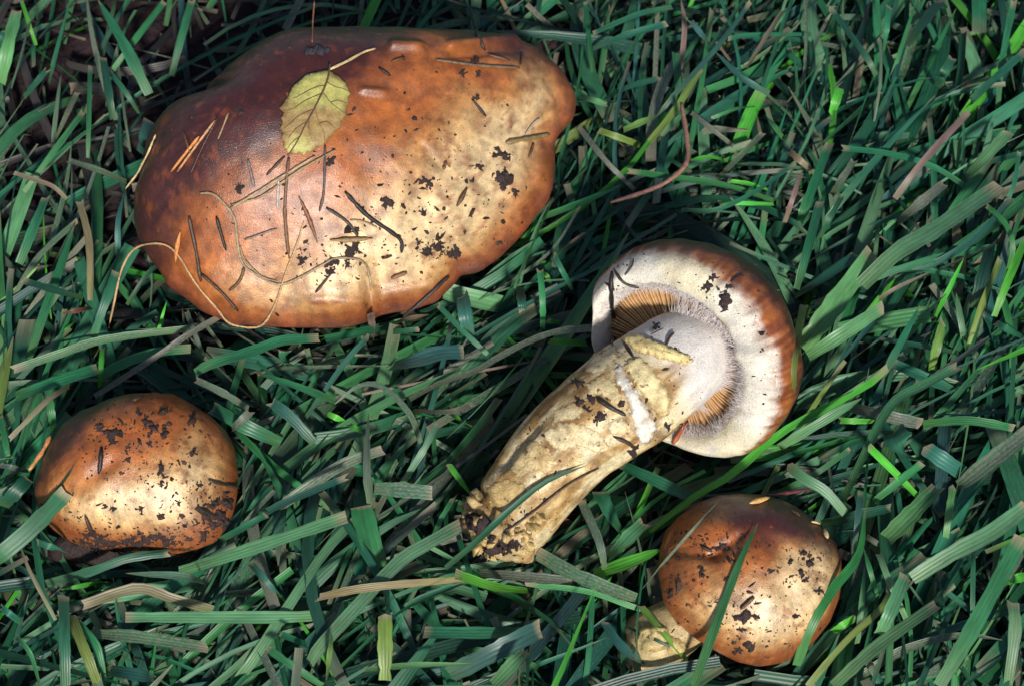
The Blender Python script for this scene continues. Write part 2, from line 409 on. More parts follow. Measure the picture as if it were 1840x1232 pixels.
def big_dome(ph, D):
    t = smooth(-.75, .75, D[:, 0] * .75 - D[:, 1] * .66)      # 0 on the far left side, 1 on the near right side
    return .56, 2.5 - .75 * t, .52 + .42 * t
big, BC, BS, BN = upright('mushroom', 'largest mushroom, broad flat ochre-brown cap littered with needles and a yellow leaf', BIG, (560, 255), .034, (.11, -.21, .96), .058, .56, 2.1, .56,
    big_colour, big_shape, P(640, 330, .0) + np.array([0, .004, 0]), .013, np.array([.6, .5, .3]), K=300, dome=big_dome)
# --- the small cap at the turf's left
def left_shape(x, y, u):
    return line_bump(x, y, 200, 690, 60, 840, 20, -.0012) + line_bump(x, y, 330, 800, 390, 850, 16, .0008) + line_bump(x, y, 130, 880, 200, 830, 14, -.0006)
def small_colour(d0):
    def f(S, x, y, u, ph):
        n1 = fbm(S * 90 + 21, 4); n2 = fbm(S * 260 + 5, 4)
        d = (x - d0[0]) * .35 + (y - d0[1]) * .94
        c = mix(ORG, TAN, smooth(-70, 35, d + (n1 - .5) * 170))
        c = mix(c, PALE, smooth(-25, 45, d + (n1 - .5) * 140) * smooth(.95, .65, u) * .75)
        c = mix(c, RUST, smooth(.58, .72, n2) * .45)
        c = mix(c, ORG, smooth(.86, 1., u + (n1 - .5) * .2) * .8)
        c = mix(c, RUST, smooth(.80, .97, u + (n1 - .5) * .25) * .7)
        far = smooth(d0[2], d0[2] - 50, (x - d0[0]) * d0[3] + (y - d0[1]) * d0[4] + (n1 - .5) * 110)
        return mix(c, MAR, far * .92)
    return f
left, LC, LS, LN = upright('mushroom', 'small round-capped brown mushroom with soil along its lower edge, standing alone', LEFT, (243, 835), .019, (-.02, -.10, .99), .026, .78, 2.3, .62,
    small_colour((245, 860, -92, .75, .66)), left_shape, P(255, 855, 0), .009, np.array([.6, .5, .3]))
# --- the small cap with a grass blade across it
def right_shape(x, y, u):
    r = line_bump(x, y, 1215, 985, 1290, 992, 13, -.0016) + line_bump(x, y, 1290, 992, 1330, 965, 13, -.0014)
    r += line_bump(x, y, 1250, 950, 1280, 940, 22, .0016) + line_bump(x, y, 1400, 975, 1500, 1030, 22, -.0010)
    r += line_bump(x, y, 1415, 1050, 1425, 1080, 22, -.0008)
    return r
right, RC, RS, RN = upright('mushroom', 'small lumpy brown mushroom with a dark red patch and a grass blade across its cap', RIGHT, (1345, 1035), .020, (.12, -.12, .97), .024, .74, 2.3, .64,
    small_colour((1345, 1040, -62, -.42, .9)), right_shape, P(1185, 1155, .008), .0075, np.array([.42, .32, .15]))

# --- the overturned mushroom
VW = -FW
BETA = R_(35)
ON = math.cos(BETA) * VW + math.sin(BETA) * (-.82 * RT - .57 * UP); ON /= np.linalg.norm(ON)
OC = P(1255, 627, .029); OR = 195 * pxm(OC)
outer = catmull([(0, -.72), (.3, -.70), (.6, -.57), (.85, -.32), (.97, -.05), (1.0, .15), (.97, .33), (.92, .44), (.84, .50), (.76, .49), (.70, .43), (.67, .36), (.66, .28), (.69, .20)], 84)
outer[0, 0] = 0.002
OS, oph, oscale, ofr = fit(outer, OC, ON, OR, OVER, 220, sm=3)
oe1, oe2, on = ofr
K = 220; M = OS.shape[1]
qv = np.linspace(0, 1, M)[None, :] * np.ones((K, 1))
OS = OS + on * ((fbm(OS * 80 + 3, 3) - .5) * .004)[..., None] + on * ((fbm(OS * 260 + 3, 3) - .5) * .001)[..., None]
ox, oy, _ = proj(OS)
OS = OS + on * (line_bump(ox, oy, 1330, 730, 1372, 742, 7, -.0012) + line_bump(ox, oy, 1350, 632, 1372, 640, 12, .0018))[..., None]
on1 = fbm(OS * 120 + 2, 4); on2 = fbm(OS * 400 + 2, 4)
shl = -RT - on * (-RT @ on); shl /= np.linalg.norm(shl); shl2 = -UP - on * (-UP @ on); shl2 /= np.linalg.norm(shl2)
SHV = (shl * .13 + shl2 * .03) * OR
OS = OS + SHV * smooth(.50, .74, qv)[..., None]; ox, oy, _ = proj(OS); OC2 = OC + SHV
strk = fbm(np.stack([np.broadcast_to(np.cos(oph)[:, None] * 40 + 60, qv.shape), np.broadcast_to(np.sin(oph)[:, None] * 40 + 60, qv.shape), qv * 5], -1), 4)
edge = .475 + .065 * np.cos(np.arctan2(oy - 627, ox - 1255) + .35) 
wf = smooth(-.055, .06, qv - edge - (on1 - .5) * .14 - (strk - .5) * .11 - (on2 - .5) * .09)
WHITE = np.array([.60, .56, .48]); LIL = np.array([.55, .46, .47])
skin = mix(mix(ORG, RUST, smooth(.42, .6, strk)), MAR, smooth(.46, .36, qv + (on2 - .5) * .16) * .85)
wc = mix(WHITE, np.array([.62, .54, .33]), smooth(.5, .66, fbm(OS * 70 + 60, 3)) * .6)
wc = mix(wc, LIL, smooth(.80, .90, qv) * .45); wc = mix(wc, np.array([.26, .14, .09]), smooth(.85, .97, qv + (on2 - .5) * .1) * .9)
ocol = mix(skin, wc, wf)
over = empty('mushroom', P(1130, 760, .004)); tag(over, 'overturned mushroom lying on its side with white veil, gills and thick yellowish stem', 'mushroom')
OF = gridfaces(K, M)
ocap = mesh_obj('cap', OS, OF, M_CAP, over, col=ocol.reshape(-1, 3)); add_body(OS, OF)
# velvet veil material on the white part
ocap.data.materials.append(M_VEIL)
fw = wf.reshape(-1)[OF].mean(1); mi = (fw > .5).astype(np.int32); ocap.data.polygons.foreach_set('material_index', mi)
# ceiling behind the gills
rr = np.array([.16, .35, .55, .80]); ce = np.array([.02, .04, .10, .22])
ph = np.linspace(0, 2 * math.pi, 96, endpoint=False); D = np.cos(ph)[:, None] * oe1 + np.sin(ph)[:, None] * oe2
CV = OC2 + D[:, None] * (rr * OR)[None, :, None] + on * (ce * OR)[None, :, None]
mesh_obj('flesh', CV, gridfaces(96, 4), M_GILL, over, col=np.array([.22, .11, .05]))
# gills: shared mesh, one object each
gs = np.linspace(0, 1, 6); gr = .20 + .56 * gs
ghi = (.30 - .10 * (1 - gs) ** 2) ; glo = .03 + .12 * gs
gv = []; th = .0068
for sgn in (-1, 1):
    for r_, hi_, lo_ in zip(gr, ghi, glo):
        wob = .006 * math.sin(r_ * 30)
        gv += [(r_ * OR, (sgn * th + wob) * OR, hi_ * OR), (r_ * OR, (sgn * th * 1.6 + wob) * OR, lo_ * OR)]
gf = []
for k in range(5):
    a = 2 * k; gf += [(a, a + 1, a + 3, a + 2), (12 + a, 12 + a + 2, 12 + a + 3, 12 + a + 1), (a, a + 2, 12 + a + 2, 12 + a)]
gme = bpy.data.meshes.new('gill'); gme.from_pydata(gv, [], gf); gme.materials.append(M_GILL)
ca = gme.color_attributes.new('Col', 'FLOAT_COLOR', 'POINT')
for i, d_ in enumerate(ca.data): d_.color = (.50, .29, .13, 1) if i % 2 == 0 else (.34, .17, .075, 1)
NG = 128
BASEM = Matrix((oe1, oe2, on)).transposed().to_4x4()
for k in range(NG):
    o = bpy.data.objects.new('gill', gme); COL.objects.link(o); o.parent = ocap
    o.matrix_local = Matrix.Translation(Vector(OC2 - worldloc(over))) @ BASEM @ Matrix.Rotation(2 * math.pi * k / NG + rng.normal() * .008, 4, 'Z') @ Matrix.Translation((0, 0, rng.normal() * .00025))
# stem
def SP(px, py, z): return P(px, py, z)
axis_pts = [OC + on * .12 * OR + .02 * OR * oe1, SP(1212, 650, .0375), SP(1135, 710, .0365), SP(1037, 782, .0315), SP(965, 862, .0265), SP(918, 925, .0235), SP(884, 968, .0205), SP(868, 990, .019)]
m_ax = 90; ax = catmull(axis_pts, m_ax); tpar = np.linspace(0, 7, m_ax)
prad = np.interp(tpar, [0, .5, 1, 2, 3, 4, 5, 5.6, 6.2, 6.7, 7], [80, 84, 90, 98, 88, 82, 78, 74, 62, 42, 6])
rad = prad * np.array([pxm(a) for a in ax])
SV = loft(ax, rad, 96, .035, .06, 5)
nf = fbm(SV * np.array([300, 300, 300]) + 3, 4); sx, sy, _ = proj(SV)
tp = tpar[None, :] * np.ones((96, 1))
ruff = smooth(4.6, 6.0, tp)
rsd = SV - ax[None]; rsd /= np.linalg.norm(rsd, axis=2)[..., None] + 1e-9
SV = SV + rsd * ((fbm(SV * 250 + 8, 4) - .5) * (.0004 + .0055 * ruff))[..., None]
# groove towards the base, as if pinched
SV = SV + rsd * (line_bump(sx, sy, 905, 835, 962, 765, 8, -.0018) + line_bump(sx, sy, 862, 880, 905, 940, 8, -.0024))[..., None]
CREAM = np.array([.60, .51, .31]); OCH = np.array([.42, .27, .10]); BRN = np.array([.20, .105, .035])
along = .5 * fbm(np.stack([np.broadcast_to(np.linspace(0, 14, 96)[:, None], tp.shape), tp * 1.3, tp * 0], -1), 4) + .5 * fbm(np.stack([np.broadcast_to(np.linspace(0, 44, 96)[:, None], tp.shape), tp * 2.2 + 9, tp * 0], -1), 3)
sc = mix(CREAM, OCH, smooth(.45, .57, along + .05 * (tp - 3) / 3))
sc = mix(sc, BRN, smooth(.54, .62, along) * .75)
sc = mix(sc, BRN, smooth(.58, .72, fbm(SV * 140 + 31, 4)) * .75)
sc = mix(sc, BRN, smooth(.50, .60, nf) * ruff * .85)
sc = mix(sc, OCH * .8, smooth(3.2, 6., tp) * .5)
sc = mix(sc, np.array([.03, .018, .014]), smooth(.55, .62, fbm(SV * 170 + 77, 4)) * smooth(5.2, 6.2, tp))
sc = mix(sc, np.array([.58, .54, .50]), smooth(1.75, 1.2, tp + (along - .5) * .8))
SF = gridfaces(96, m_ax)
stem = mesh_obj('stem', SV, SF, M_STEM, over, col=sc.reshape(-1, 3)); add_body(SV, SF)
stem.data.materials.append(M_VEIL); stem.data.polygons.foreach_set('material_index', ((tp + (along - .5) * .8).reshape(-1)[SF].mean(1) < 1.75).astype(np.int32))
# woolly veil cone between stem and margin, drawn back where the gills show
pa = np.linspace(0, 2 * math.pi, 140, endpoint=False); Dv = np.cos(pa)[:, None] * oe1 + np.sin(pa)[:, None] * oe2
ex, ey, _ = proj(OC2 + Dv * OR * .5 + on * OR * .3); vang = np.degrees(np.arctan2(-(ey - 640), ex - 1205))     # image angle, ccw
def window(a, c0, half): return smooth(half, half * .55, np.abs((a - c0 + 180) % 360 - 180))
win = np.maximum(window(vang, 128, 56), .75 * window(vang, -38, 16)); win = np.maximum(win, .55 * window(vang, -66, 16))
vr_out = .535 - .25 * win + .014 * (fbm(np.stack([pa * 9, pa * 0, pa * 0 + 3], -1), 3) - .5) * 2
rows = []
for j, (f, t) in enumerate(((0., .60), (.3, .55), (.6, .475), (.85, .40), (1., .335))):
    rj = .36 + (vr_out - .36) * f if j else np.full(140, .33)
    rows.append(OC2 + Dv * (rj * OR)[:, None] + on * (t * OR))
VV = np.stack(rows, 1); VV = VV + on * ((fbm(VV * 300, 4) - .5) * .0012)[..., None]
mesh_obj('veil', VV, gridfaces(140, 5), M_VEIL, over, col=mix(np.array([.58, .54, .51]), LIL, np.broadcast_to(np.linspace(0, 1, 5) ** 2 * .6, (140, 5))).reshape(-1, 3)); add_body(VV, gridfaces(140, 5))
# fibres
def fibres(n, seed):
    r2 = np.random.default_rng(seed); V = []; F = []; Cc = []
    for i in range(n):
        a = r2.random() * 2 * math.pi
        va = np.interp(a, np.r_[pa, 2 * math.pi], np.r_[win, win[0]]); kind = r2.random()
        if kind < .68:   # from the veil outwards
            if va > .35 and r2.random() < va * 1.15: ln = r2.uniform(.03, .09)
            else: ln = r2.uniform(.06, .19)
            r0 = np.interp(a, np.r_[pa, 2 * math.pi], np.r_[vr_out, vr_out[0]]) - r2.uniform(.0, .22); t0 = .335 + (.54 - r0) * .55 + .02
            r1 = r0 + ln; t1 = t0 - ln * .25 + r2.uniform(-.01, .05)
        else:           # from the margin inwards
            sc_ = np.interp(a, np.r_[oph, 2 * math.pi], np.r_[oscale, oscale[0]])
            r0 = (.69 + r2.uniform(-.02, .06)) * sc_; t0 = np.interp(r0 / sc_, [.66, .70, .76], [.37, .44, .50]); ln = r2.uniform(.03, .14) * (1 - .5 * va)
            r1 = r0 - ln; t1 = t0 - ln * .7 + r2.uniform(-.02, .03)
        a1 = a + r2.normal() * .07; wdt = r2.uniform(.0010, .0024)
        p0 = np.array([r0 * math.cos(a), r0 * math.sin(a), t0]); p1 = np.array([r1 * math.cos(a1), r1 * math.sin(a1), t1])
        pm = (p0 + p1) / 2 + np.array([0, 0, r2.uniform(-.005, .02)]); sd = np.array([-math.sin(a), math.cos(a), 0]) * wdt
        b = len(V)
        for q_, ww in ((p0, 1), (pm, .9), (p1, .15)):
            for s_ in (-1, 1):
                g = q_ + sd * s_ * ww; V.append(OC2 + (oe1 * g[0] + oe2 * g[1] + on * g[2]) * OR)
                Cc.append(np.array([.70, .63, .61]) * r2.uniform(.7, 1.15))
        F += [(b, b + 1, b + 3, b + 2), (b + 2, b + 3, b + 5, b + 4)]
    return np.array(V), np.array(F), np.array(Cc)
fv, ff, fc = fibres(7000, 3)
tag(mesh_obj('veil_fibres', fv, ff, M_VEIL, over, col=fc), None, None, None, 'stuff')

# ------------------------------------------------------------------ surface of the mushrooms for resting things
bv = []; bf = []; off = 0
for V, F in BODIES:
    bv += [tuple(v) for v in V]; bf += (F + off).tolist(); off += len(V)
BVH = BVHTree.FromPolygons(bv, bf)
CAMV = Vector(CAM)
def hit(px, py):
    d = Vector(ray(px, py)).normalized(); loc, nor, idx, dist = BVH.ray_cast(CAMV, d)
    if loc is None: return None
    nor = np.array(nor)
    if nor @ np.array(d) > 0: nor = -nor
    return np.array(loc), nor
def surf(px, py, z=.018):
    h = hit(px, py)
    if h: return h
    return P(px, py, z), np.array([0, 0, 1.])

# ------------------------------------------------------------------ grass blades
PAL = dict(T=(.024, .135, .066), G=(.038, .185, .066), L=(.075, .38, .04), P=(.095, .250, .110), S=(.060, .165, .085), D=(.016, .080, .048), B=(.034, .120, .095), N=(.20, .165, .105), Y=(.17, .26, .06), W=(.085, .130, .085), R=(.13, .06, .045))
SPK = dict(T=.10, G=.10, L=.0, P=.17, S=.29, D=.12, B=.10, N=.15, Y=.1, W=.24, R=.1)
def blade_mesh(cl, wid, side, col, spk, tipc, rootc, tipfrac, fold=.22, voff=0.):
    """cl: (S,3) from tip to root; wid: (S,) half widths; side: (S,3)"""
    S = len(cl); tan = np.gradient(cl, axis=0); tan /= np.linalg.norm(tan, axis=1)[:, None] + 1e-12
    nor = np.cross(tan, side); nor /= np.linalg.norm(nor, axis=1)[:, None] + 1e-12
    nor *= np.sign(nor[:, 2:3] + 1e-9)
    V = np.stack([cl - side * wid[:, None], cl - nor * (wid * fold)[:, None], cl + side * wid[:, None]], 1)
    F = []
    for i in range(S - 1):
        for j in range(2): a = i * 3 + j; F.append((a, a + 1, a + 4, a + 3))
    arc = np.r_[0, np.cumsum(np.linalg.norm(np.diff(cl, axis=0), axis=1))]
    f = arc / arc[-1]
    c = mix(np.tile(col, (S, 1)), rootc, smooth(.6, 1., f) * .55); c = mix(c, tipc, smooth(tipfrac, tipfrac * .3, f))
    cc = np.repeat(np.c_[c, np.full(S, spk)][:, None], 3, 1)
    uv = np.stack([np.tile([0, .5, 1.], (S, 1)) + voff * 3.1, np.repeat(arc[:, None] * 100 + voff * 17, 3, 1)], -1)
    return V.reshape(-1, 3), F, cc.reshape(-1, 4), uv.reshape(-1, 2)

HERO = """
T 20 176,0 222,78 268,170 p
T 12 298,0 250,62 199,131
T 14 345,0 328,60 308,137
P 24 30,18 14,85 0,150
W 6 54,34 38,100 20,160
T 10 126,0 98,105 88,150 p
L 7 38,0 65,82
G 9 162,120 160,200 158,285
D 15 185,102 194,160 203,215
W 5 209,88 220,180 234,273
T 9 196,128 225,165 250,205
W 10 138,168 118,210 100,250
G 11 150,200 100,268 43,345
B 21 268,216 258,250 252,275
N 9 24,310 60,322 95,335 120,358
W 12 120,287 175,305 228,327
D 12 85,125 43,175
D 14 8,55 -8,90
T 20 82,355 60,410 34,474
W 10 138,397 68,463 20,540
T 18 133,405 112,470 80,560 51,645 p
N 14 142,358 160,437 162,540
B 11 222,348 212,402 213,474 p
S 16 20,665 100,638 187,610 340,590
T 25 177,661 100,685 27,712
W 12 396,568 338,601 290,634 170,712
T 16 208,490 188,545 167,607
D 9 308,467 269,488 228,548
D 15 44,505 95,520 147,535
R 10 109,564 177,550 p
L 6 136,576 99,610 p
L 10 184,624 179,695
L 6 300,540 280,607 p
T 21 570,607 505,612 455,630 378,654 350,670
T 25 512,626 513,652
B 11 662,604 620,651 549,750
T 15 458,668 530,692 604,720 p
B 34 836,632 790,634 740,648 703,657
W 8 703,657 571,659 499,662 p
S 13 601,726 640,695 676,690 709,712 739,748 756,795 p
W 21 662,742 659,836 665,905 p
S 21 687,808 612,836 516,900 497,909
P 13 786,759 761,808 720,872
T 8 779,753 736,753 709,775 687,803 p
S 15 350,681 400,705 447,734
T 26 378,731 440,765 505,795
W 15 452,737 416,772
D 21 485,720 521,748 565,795
S 27 778,885 725,880 672,877
L 11 587,742 623,759
L 12 626,761 651,775
L 9 808,742 850,767
L 11 806,833 844,886
S 16 1097,587 1014,593 959,609 898,640 850,668 792,687 736,717 *
W 10 850,726 806,739 742,737
L 15 986,612 1055,617
L 9 981,576 1006,579
B 27 830,527 836,565 843,603
G 12 970,482 975,540 975,590
L 9 975,490 985,500 992,526
D 17 940,562 934,515
T 11 995,457 1028,521
G 15 1114,334 1050,362 981,388 p
N 8 1053,416 1000,455
W 6 1042,372 986,455 876,535
G 5 995,355 931,499 923,543
T 11 785,546 830,592 876,637
N 11 771,565 730,573 683,587 p
N 15 666,565 672,606
T 10 749,592 683,598
W 10 334,557 350,600 366,637
W 7 354,562 407,634
P 22 679,896 590,983 512,1098 450,1191 418,1232
P 28 834,940 770,975 714,1011 636,1095 574,1163 555,1194
T 46 648,906 662,960 682,1022
P 24 624,927 500,969 408,999 321,1026
D 14 624,856 497,909 450,943
T 8 838,1045 729,1092 667,1145 599,1210
N 15 568,1073 661,1055 834,1039
L 19 819,1030 884,1052 950,1061
P 22 226,1108 326,1108 500,1108 596,1104
Y 14 596,1138 592,1180 586,1225 p
G 14 478,1163 530,1198 580,1232
Y 28 692,1104 692,1160 692,1222
T 25 766,1135 850,1136 946,1135
P 30 943,1169 915,1200 884,1232
B 36 972,1128 900,1165 806,1212
P 12 853,1192 745,1194 648,1203 p
B 12 450,1011 480,1045 509,1082
T 14 497,1135 565,1163
G 10 813,897 791,934 775,968
T 13 1054,835 979,866 910,921 855,973 800,1020 p*
T 23 1112,832 1186,866 1247,896
T 29 1076,882 1095,918 1117,954
W 17 1043,896 1076,970 1087,1020
P 27 1159,937 1125,968 1092,1001
L 15 1600,655 1560,690 1480,735 1397,781 1314,852 1248,891 1167,954
L 27 1190,985 1131,1009 1065,1031 p
S 27 967,994 1029,1029 1090,1055 1150,1078
W 19 1029,1043 940,1035 840,1027
G 11 945,1048 1056,1062 1136,1089 1190,1105
B 21 1083,1113 1120,1164 1158,1186
Y 13 1150,1086 1190,1134 1240,1194 *
D 6 1118,1121 1204,1161 *
W 6 1292,899 1250,945 1192,1011 1153,1059 p*
G 20 1362,939 1331,1005 1301,1083 1265,1180 1247,1232 p*
G 19 1555,911 1543,996 1498,1056 1461,1117 1431,1195 p*
B 11 1546,884 1534,993
P 20 1417,835 1443,858 1482,881 1519,922
D 19 1603,911 1540,925 1476,941 *
Y 13 1600,1062 1582,1094 1520,1151 1451,1232
P 25 1683,1085 1577,1160 1497,1232
S 15 1801,1149 1737,1140 1669,1151 1600,1179 1520,1232 p
G 31 1838,961 1749,1126 1687,1232
P 31 1850,905 1783,955 1715,991 1639,1039
P 12 1577,989 1600,1048 1630,1115
P 25 1628,1032 1600,1099 1580,1140
G 10 1552,984 1577,1071 p
L 15 1538,1108 1483,1144
P 24 1820,1080 1824,1133 1811,1232
L 18 1850,1032 1801,1046
T 9 1749,987 1747,1156
P 13 1554,1016 1548,1090 1540,1156 p
P 20 1724,656 1667,687 1604,724 1559,803 1514,900
L 15 1562,803 1605,845 1650,892
G 11 1533,803 1460,854 1400,883
G 15 1656,832 1570,900
P 18 1548,715 1485,752 1400,803 p
L 12 1508,755 1570,757
G 16 1823,769 1741,755 1658,761
W 22 1656,761 1590,746 1531,732
S 34 1850,775 1780,828 1721,874
B 31 1661,803 1741,857
T 50 1602,772 1640,822
P 33 1684,874 1625,935 1568,991
P 14 1712,872 1698,974
T 22 1600,650 1678,684 1725,706
P 38 1570,452 1485,566 1440,625
P 25 1587,552 1514,600 1451,640
P 34 1797,332 1684,410 1613,452 1548,512
Y 16 1445,546 1434,600 1426,651 1424,700 *
B 14 1817,356 1769,412 1698,464 1599,506
L 9 1732,464 1705,520 1681,569 p
D 24 1780,438 1752,555
L 14 1845,425 1812,503 1786,569
G 11 1769,367 1806,401 1820,444 1812,483
Y 11 1798,464 1766,543 1741,617
T 14 1653,549 1616,620 1587,674 p
N 8 1670,489 1610,518 1565,546 p
P 13 1718,526 1735,623 p
Y 19 1695,577 1673,665
T 15 1582,608 1650,620 1721,634
W 12 1775,608 1684,671 1647,700
T 17 1474,361 1451,449 1431,520
T 10 1514,350 1471,430
D 21 1542,455 1485,495 1428,532
T 14 1789,580 1840,606
T 15 1510,266 1595,276 1676,299 1744,341
P 23 1813,237 1775,278 1735,318
N 13 1741,201 1660,289 1608,357
T 14 1680,172 1595,263 1520,350 1481,400 p
T 19 1491,257 1449,367 1436,400
T 12 1598,10 1588,94
G 9 1647,0 1598,153 p
D 24 1692,0 1627,81
T 11 1718,16 1627,200 p
T 13 1822,0 1800,114 1793,198
T 15 1845,90 1757,169 1738,192
G 17 1712,104 1683,156
W 6 1582,65 1582,146 1569,227
D 12 1491,13 1553,97 1575,136
L 17 1510,156 1494,208
N 10 1442,305 1410,400 p
N 12 1416,270 1465,312
W 21 1699,328 1611,400
W 13 1536,286 1494,351
T 9 1832,270 1819,341 1783,400
T 11 1062,62 1146,26 1208,13
T 13 1201,42 1130,62 1065,88
N 10 1224,0 1230,52 1221,146 p
D 10 1351,0 1292,81 1211,172 1182,211
B 13 1240,36 1276,81
B 13 1286,94 1334,140 1383,169 p
N 12 1406,20 1341,123
T 14 1188,140 1130,156 1084,179
P 13 1091,188 1039,172
Y 14 1260,123 1211,201 1162,260
G 12 1130,308 1227,321 1308,334 1390,360
L 8 1237,289 1273,282 1308,289
L 8 1308,325 1345,330 1380,341
L 8 1292,364 1390,367
T 9 1432,292 1357,344 1286,377 1224,377
W 12 1370,240 1286,325
W 10 1039,227 1091,292 1140,341
Y 14 1179,208 1120,234
Y 12 1075,234 1156,263
W 10 1240,201 1318,263
G 7 1276,214 1325,195 1357,192
T 9 1302,71 1357,63 1500,62
T 10 1052,0 1058,65 1065,130
G 11 1380,211 1406,247
T 21 114,1068 116,1150 118,1232
Y 19 125,1102 152,1167 177,1232
T 15 136,1113 174,1162 187,1232
N 19 149,1086 245,1056 312,1075 391,1097
T 19 310,992 231,1002 163,1026 76,1050
L 9 109,1059 182,1045 p
L 8 141,1070 187,1056 p
S 23 370,1162 245,1143 163,1137
B 25 274,1216 196,1203
N 7 33,972 54,1026 100,1113 p
T 31 122,880 55,950 0,997 -20,1014 *
D 8 135,835 110,870 80,906 55,940 p*
D 26 52,857 5,910
W 10 0,835 52,846
G 10 0,743 22,862
N 10 17,788 83,721 124,694
G 14 88,710 97,774
T 8 480,868 430,942
T 13 480,923 395,970
T 13 66,973 121,992
S 18 226,1029 326,1034 367,1045 p
G 9 27,1140 54,1173 71,1227
T 12 0,1089 38,1118
"""
SIL = [BIG, LEFT, RIGHT, OVER, STEMP]
NEAR = [('the largest cap', (640, 320)), ('the soil-edged cap', (245, 850)), ('the lumpy cap', (1345, 1040)), ('the overturned cap', (1255, 620)), ('the fallen stem', (990, 850))]
CNAME = dict(T='teal green', G='bright green', L='lime green', P='pale green', S='grey-flecked green', D='dark green', B='bluish green', N='tan withered', Y='yellowish green', W='greyish', R='reddish brown')
UNIQ = {'1054,835': 'dark green grass blade lying across the base of the pale fallen stem', '1292,899': 'thin grey grass stalk leaning on the small lumpy cap', '1362,939': 'green grass blade crossing the middle of the small lumpy cap',
        '1555,911': 'long green grass blade curving along the edge of the small lumpy cap', '1445,546': 'olive grass blade resting against the rim of the overturned cap', '122,880': 'broad teal cut grass blade leaning over the small cap edged with soil',
        '135,835': 'narrow dark grass blade with its tip on the small cap edged with soil', '1600,655': 'long lime green grass stalk passing under the rim of the overturned cap', '1097,587': 'long grey-flecked grass blade reaching from the turf to the overturned cap',
        '1150,1086': 'pale forked grass blade across the stem of the small lumpy mushroom', '1118,1121': 'thin dark grass stalk across the stem of the small lumpy mushroom'}
NEARW = ['near ' + q[0] for q in NEAR]
hr = np.random.default_rng(21)
def hero_blades():
    n = 0
    for ln in HERO.strip().splitlines():
        tk = ln.split(); ty = tk[0]; wpx = float(tk[1]); flag = ''
        if ',' not in tk[-1]: flag = tk[-1]; tk = tk[:-1]
        pp = np.array([[float(a) for a in t.split(',')] for t in tk[2:]])
        S = 14; c2 = catmull(pp, S); ft = np.linspace(0, 1, S)
        z0 = hr.uniform(.0185, .0275) if wpx > 11 else hr.uniform(.016, .025)
        arch = hr.uniform(.0, .003)
        zz = z0 - (.004 + .006 * hr.random()) * ft ** 2 + arch * np.sin(math.pi * ft) - .002 * hr.random() * (1 - ft) ** 2
        cl = np.array([P(a, b, z) for (a, b), z in zip(c2, zz)])
        if '*' in flag:
            for i in range(S):
                h = hit(*c2[i])
                if h is not None:
                    cand = h[0] + h[1] * .0016
                    if (cand - CAM) @ FW < (cl[i] - CAM) @ FW + .004: cl[i] = cand
            # smooth the depth so that the blade bends rather than kinks
            dep = (cl - CAM) @ FW
            dmin = dep.copy()
            for _ in range(10):
                d2 = dep.copy(); d2[1:-1] = (dep[:-2] + dep[2:]) / 2; dep = np.minimum(d2, dmin)
            for i in range(S):
                d = ray(*c2[i]); cl[i] = CAM + d * dep[i]
        tan = np.gradient(cl, axis=0); tan /= np.linalg.norm(tan, axis=1)[:, None]
        vw = CAM - cl; vw /= np.linalg.norm(vw, axis=1)[:, None]
        face = np.array([0, 0, 1.]) * .6 + vw * .4 + np.array([hr.normal() * .35, hr.normal() * .25, 0])
        side = np.cross(tan, face); side /= np.linalg.norm(side, axis=1)[:, None]
        # twist a little along the blade
        tw = hr.normal() * .35 * (ft - .5); nrm = np.cross(side, tan)
        side = side * np.cos(tw)[:, None] + nrm * np.sin(tw)[:, None]
        shp = np.interp(ft, [0, .5, 1], [.92, 1., .80])
        if 'p' in flag: shp = np.interp(ft, [0, .12, .35, .7, 1], [.06, .45, .85, 1, .8])
        wid = wpx * .5 * np.array([pxm(q) for q in cl]) * shp * (1 + .06 * hr.normal(size=S))
        col = np.array(PAL[ty]) * hr.uniform(.8, 1.2) * (1 + .1 * hr.normal(size=3))
        tipc = np.array([.30, .25, .16]) if 'p' not in flag else np.array([.22, .2, .1])
        rootc = col * .6 + np.array([.16, .24, .05]) * .4
        V, F, C, uv = blade_mesh(cl, wid, side, np.clip(col, .005, 1), SPK[ty] + hr.uniform(-.04, .06), tipc, rootc, hr.uniform(.03, .10), fold=hr.uniform(.05, .32), voff=hr.random() * 9)
        if 'p' not in flag:   # ragged mown end
            t0 = cl[0] - cl[1]; t0 /= np.linalg.norm(t0)
            for k in range(3): V[k] += t0 * hr.uniform(-.0012, .0008)
        o = mesh_obj('grass_leaf', V, F, M_BLADE, None, C, uv)
        key = tk[2]
        if key in UNIQ: lab = UNIQ[key]
        else:
            mid = pp.mean(0); kk = np.argsort([np.hypot(*(mid - q[1])) - (330 if i == 0 else 160) for i, q in enumerate(NEAR)]); k = int(kk[0])
            length = np.hypot(*np.diff(c2, axis=0).T).sum()
            bendy = 1 - np.hypot(*(c2[-1] - c2[0])) / length
            wn = 'broad' if wpx >= 20 else ('thin' if wpx < 10 else ''); lnm = 'long' if length > 170 else ('short' if length < 80 else '')
            aim = c2[0] - c2[-1]; aim = aim / (np.hypot(*aim) + 1e-6); tc_ = np.array(NEAR[k][1]) - mid; tc_ = tc_ / np.hypot(*tc_); dt = aim @ tc_
            lean = 'pointing at' if dt > .6 else ('pointing away from' if dt < -.6 else 'alongside')
            lab = ' '.join(f"{lnm} {wn} {CNAME[ty]} {'curved' if bendy > .045 else ''} {'pointed' if 'p' in flag else 'mown'} grass blade {lean} {NEAR[k][0]}, towards {NEAR[int(kk[1])][0]}".split())
            if len(lab.split()) > 16: lab = lab.split(', towards')[0]
        tag(o, lab, 'grass blade', 'single grass blades in the turf'); n += 1
    return n
hero_blades()

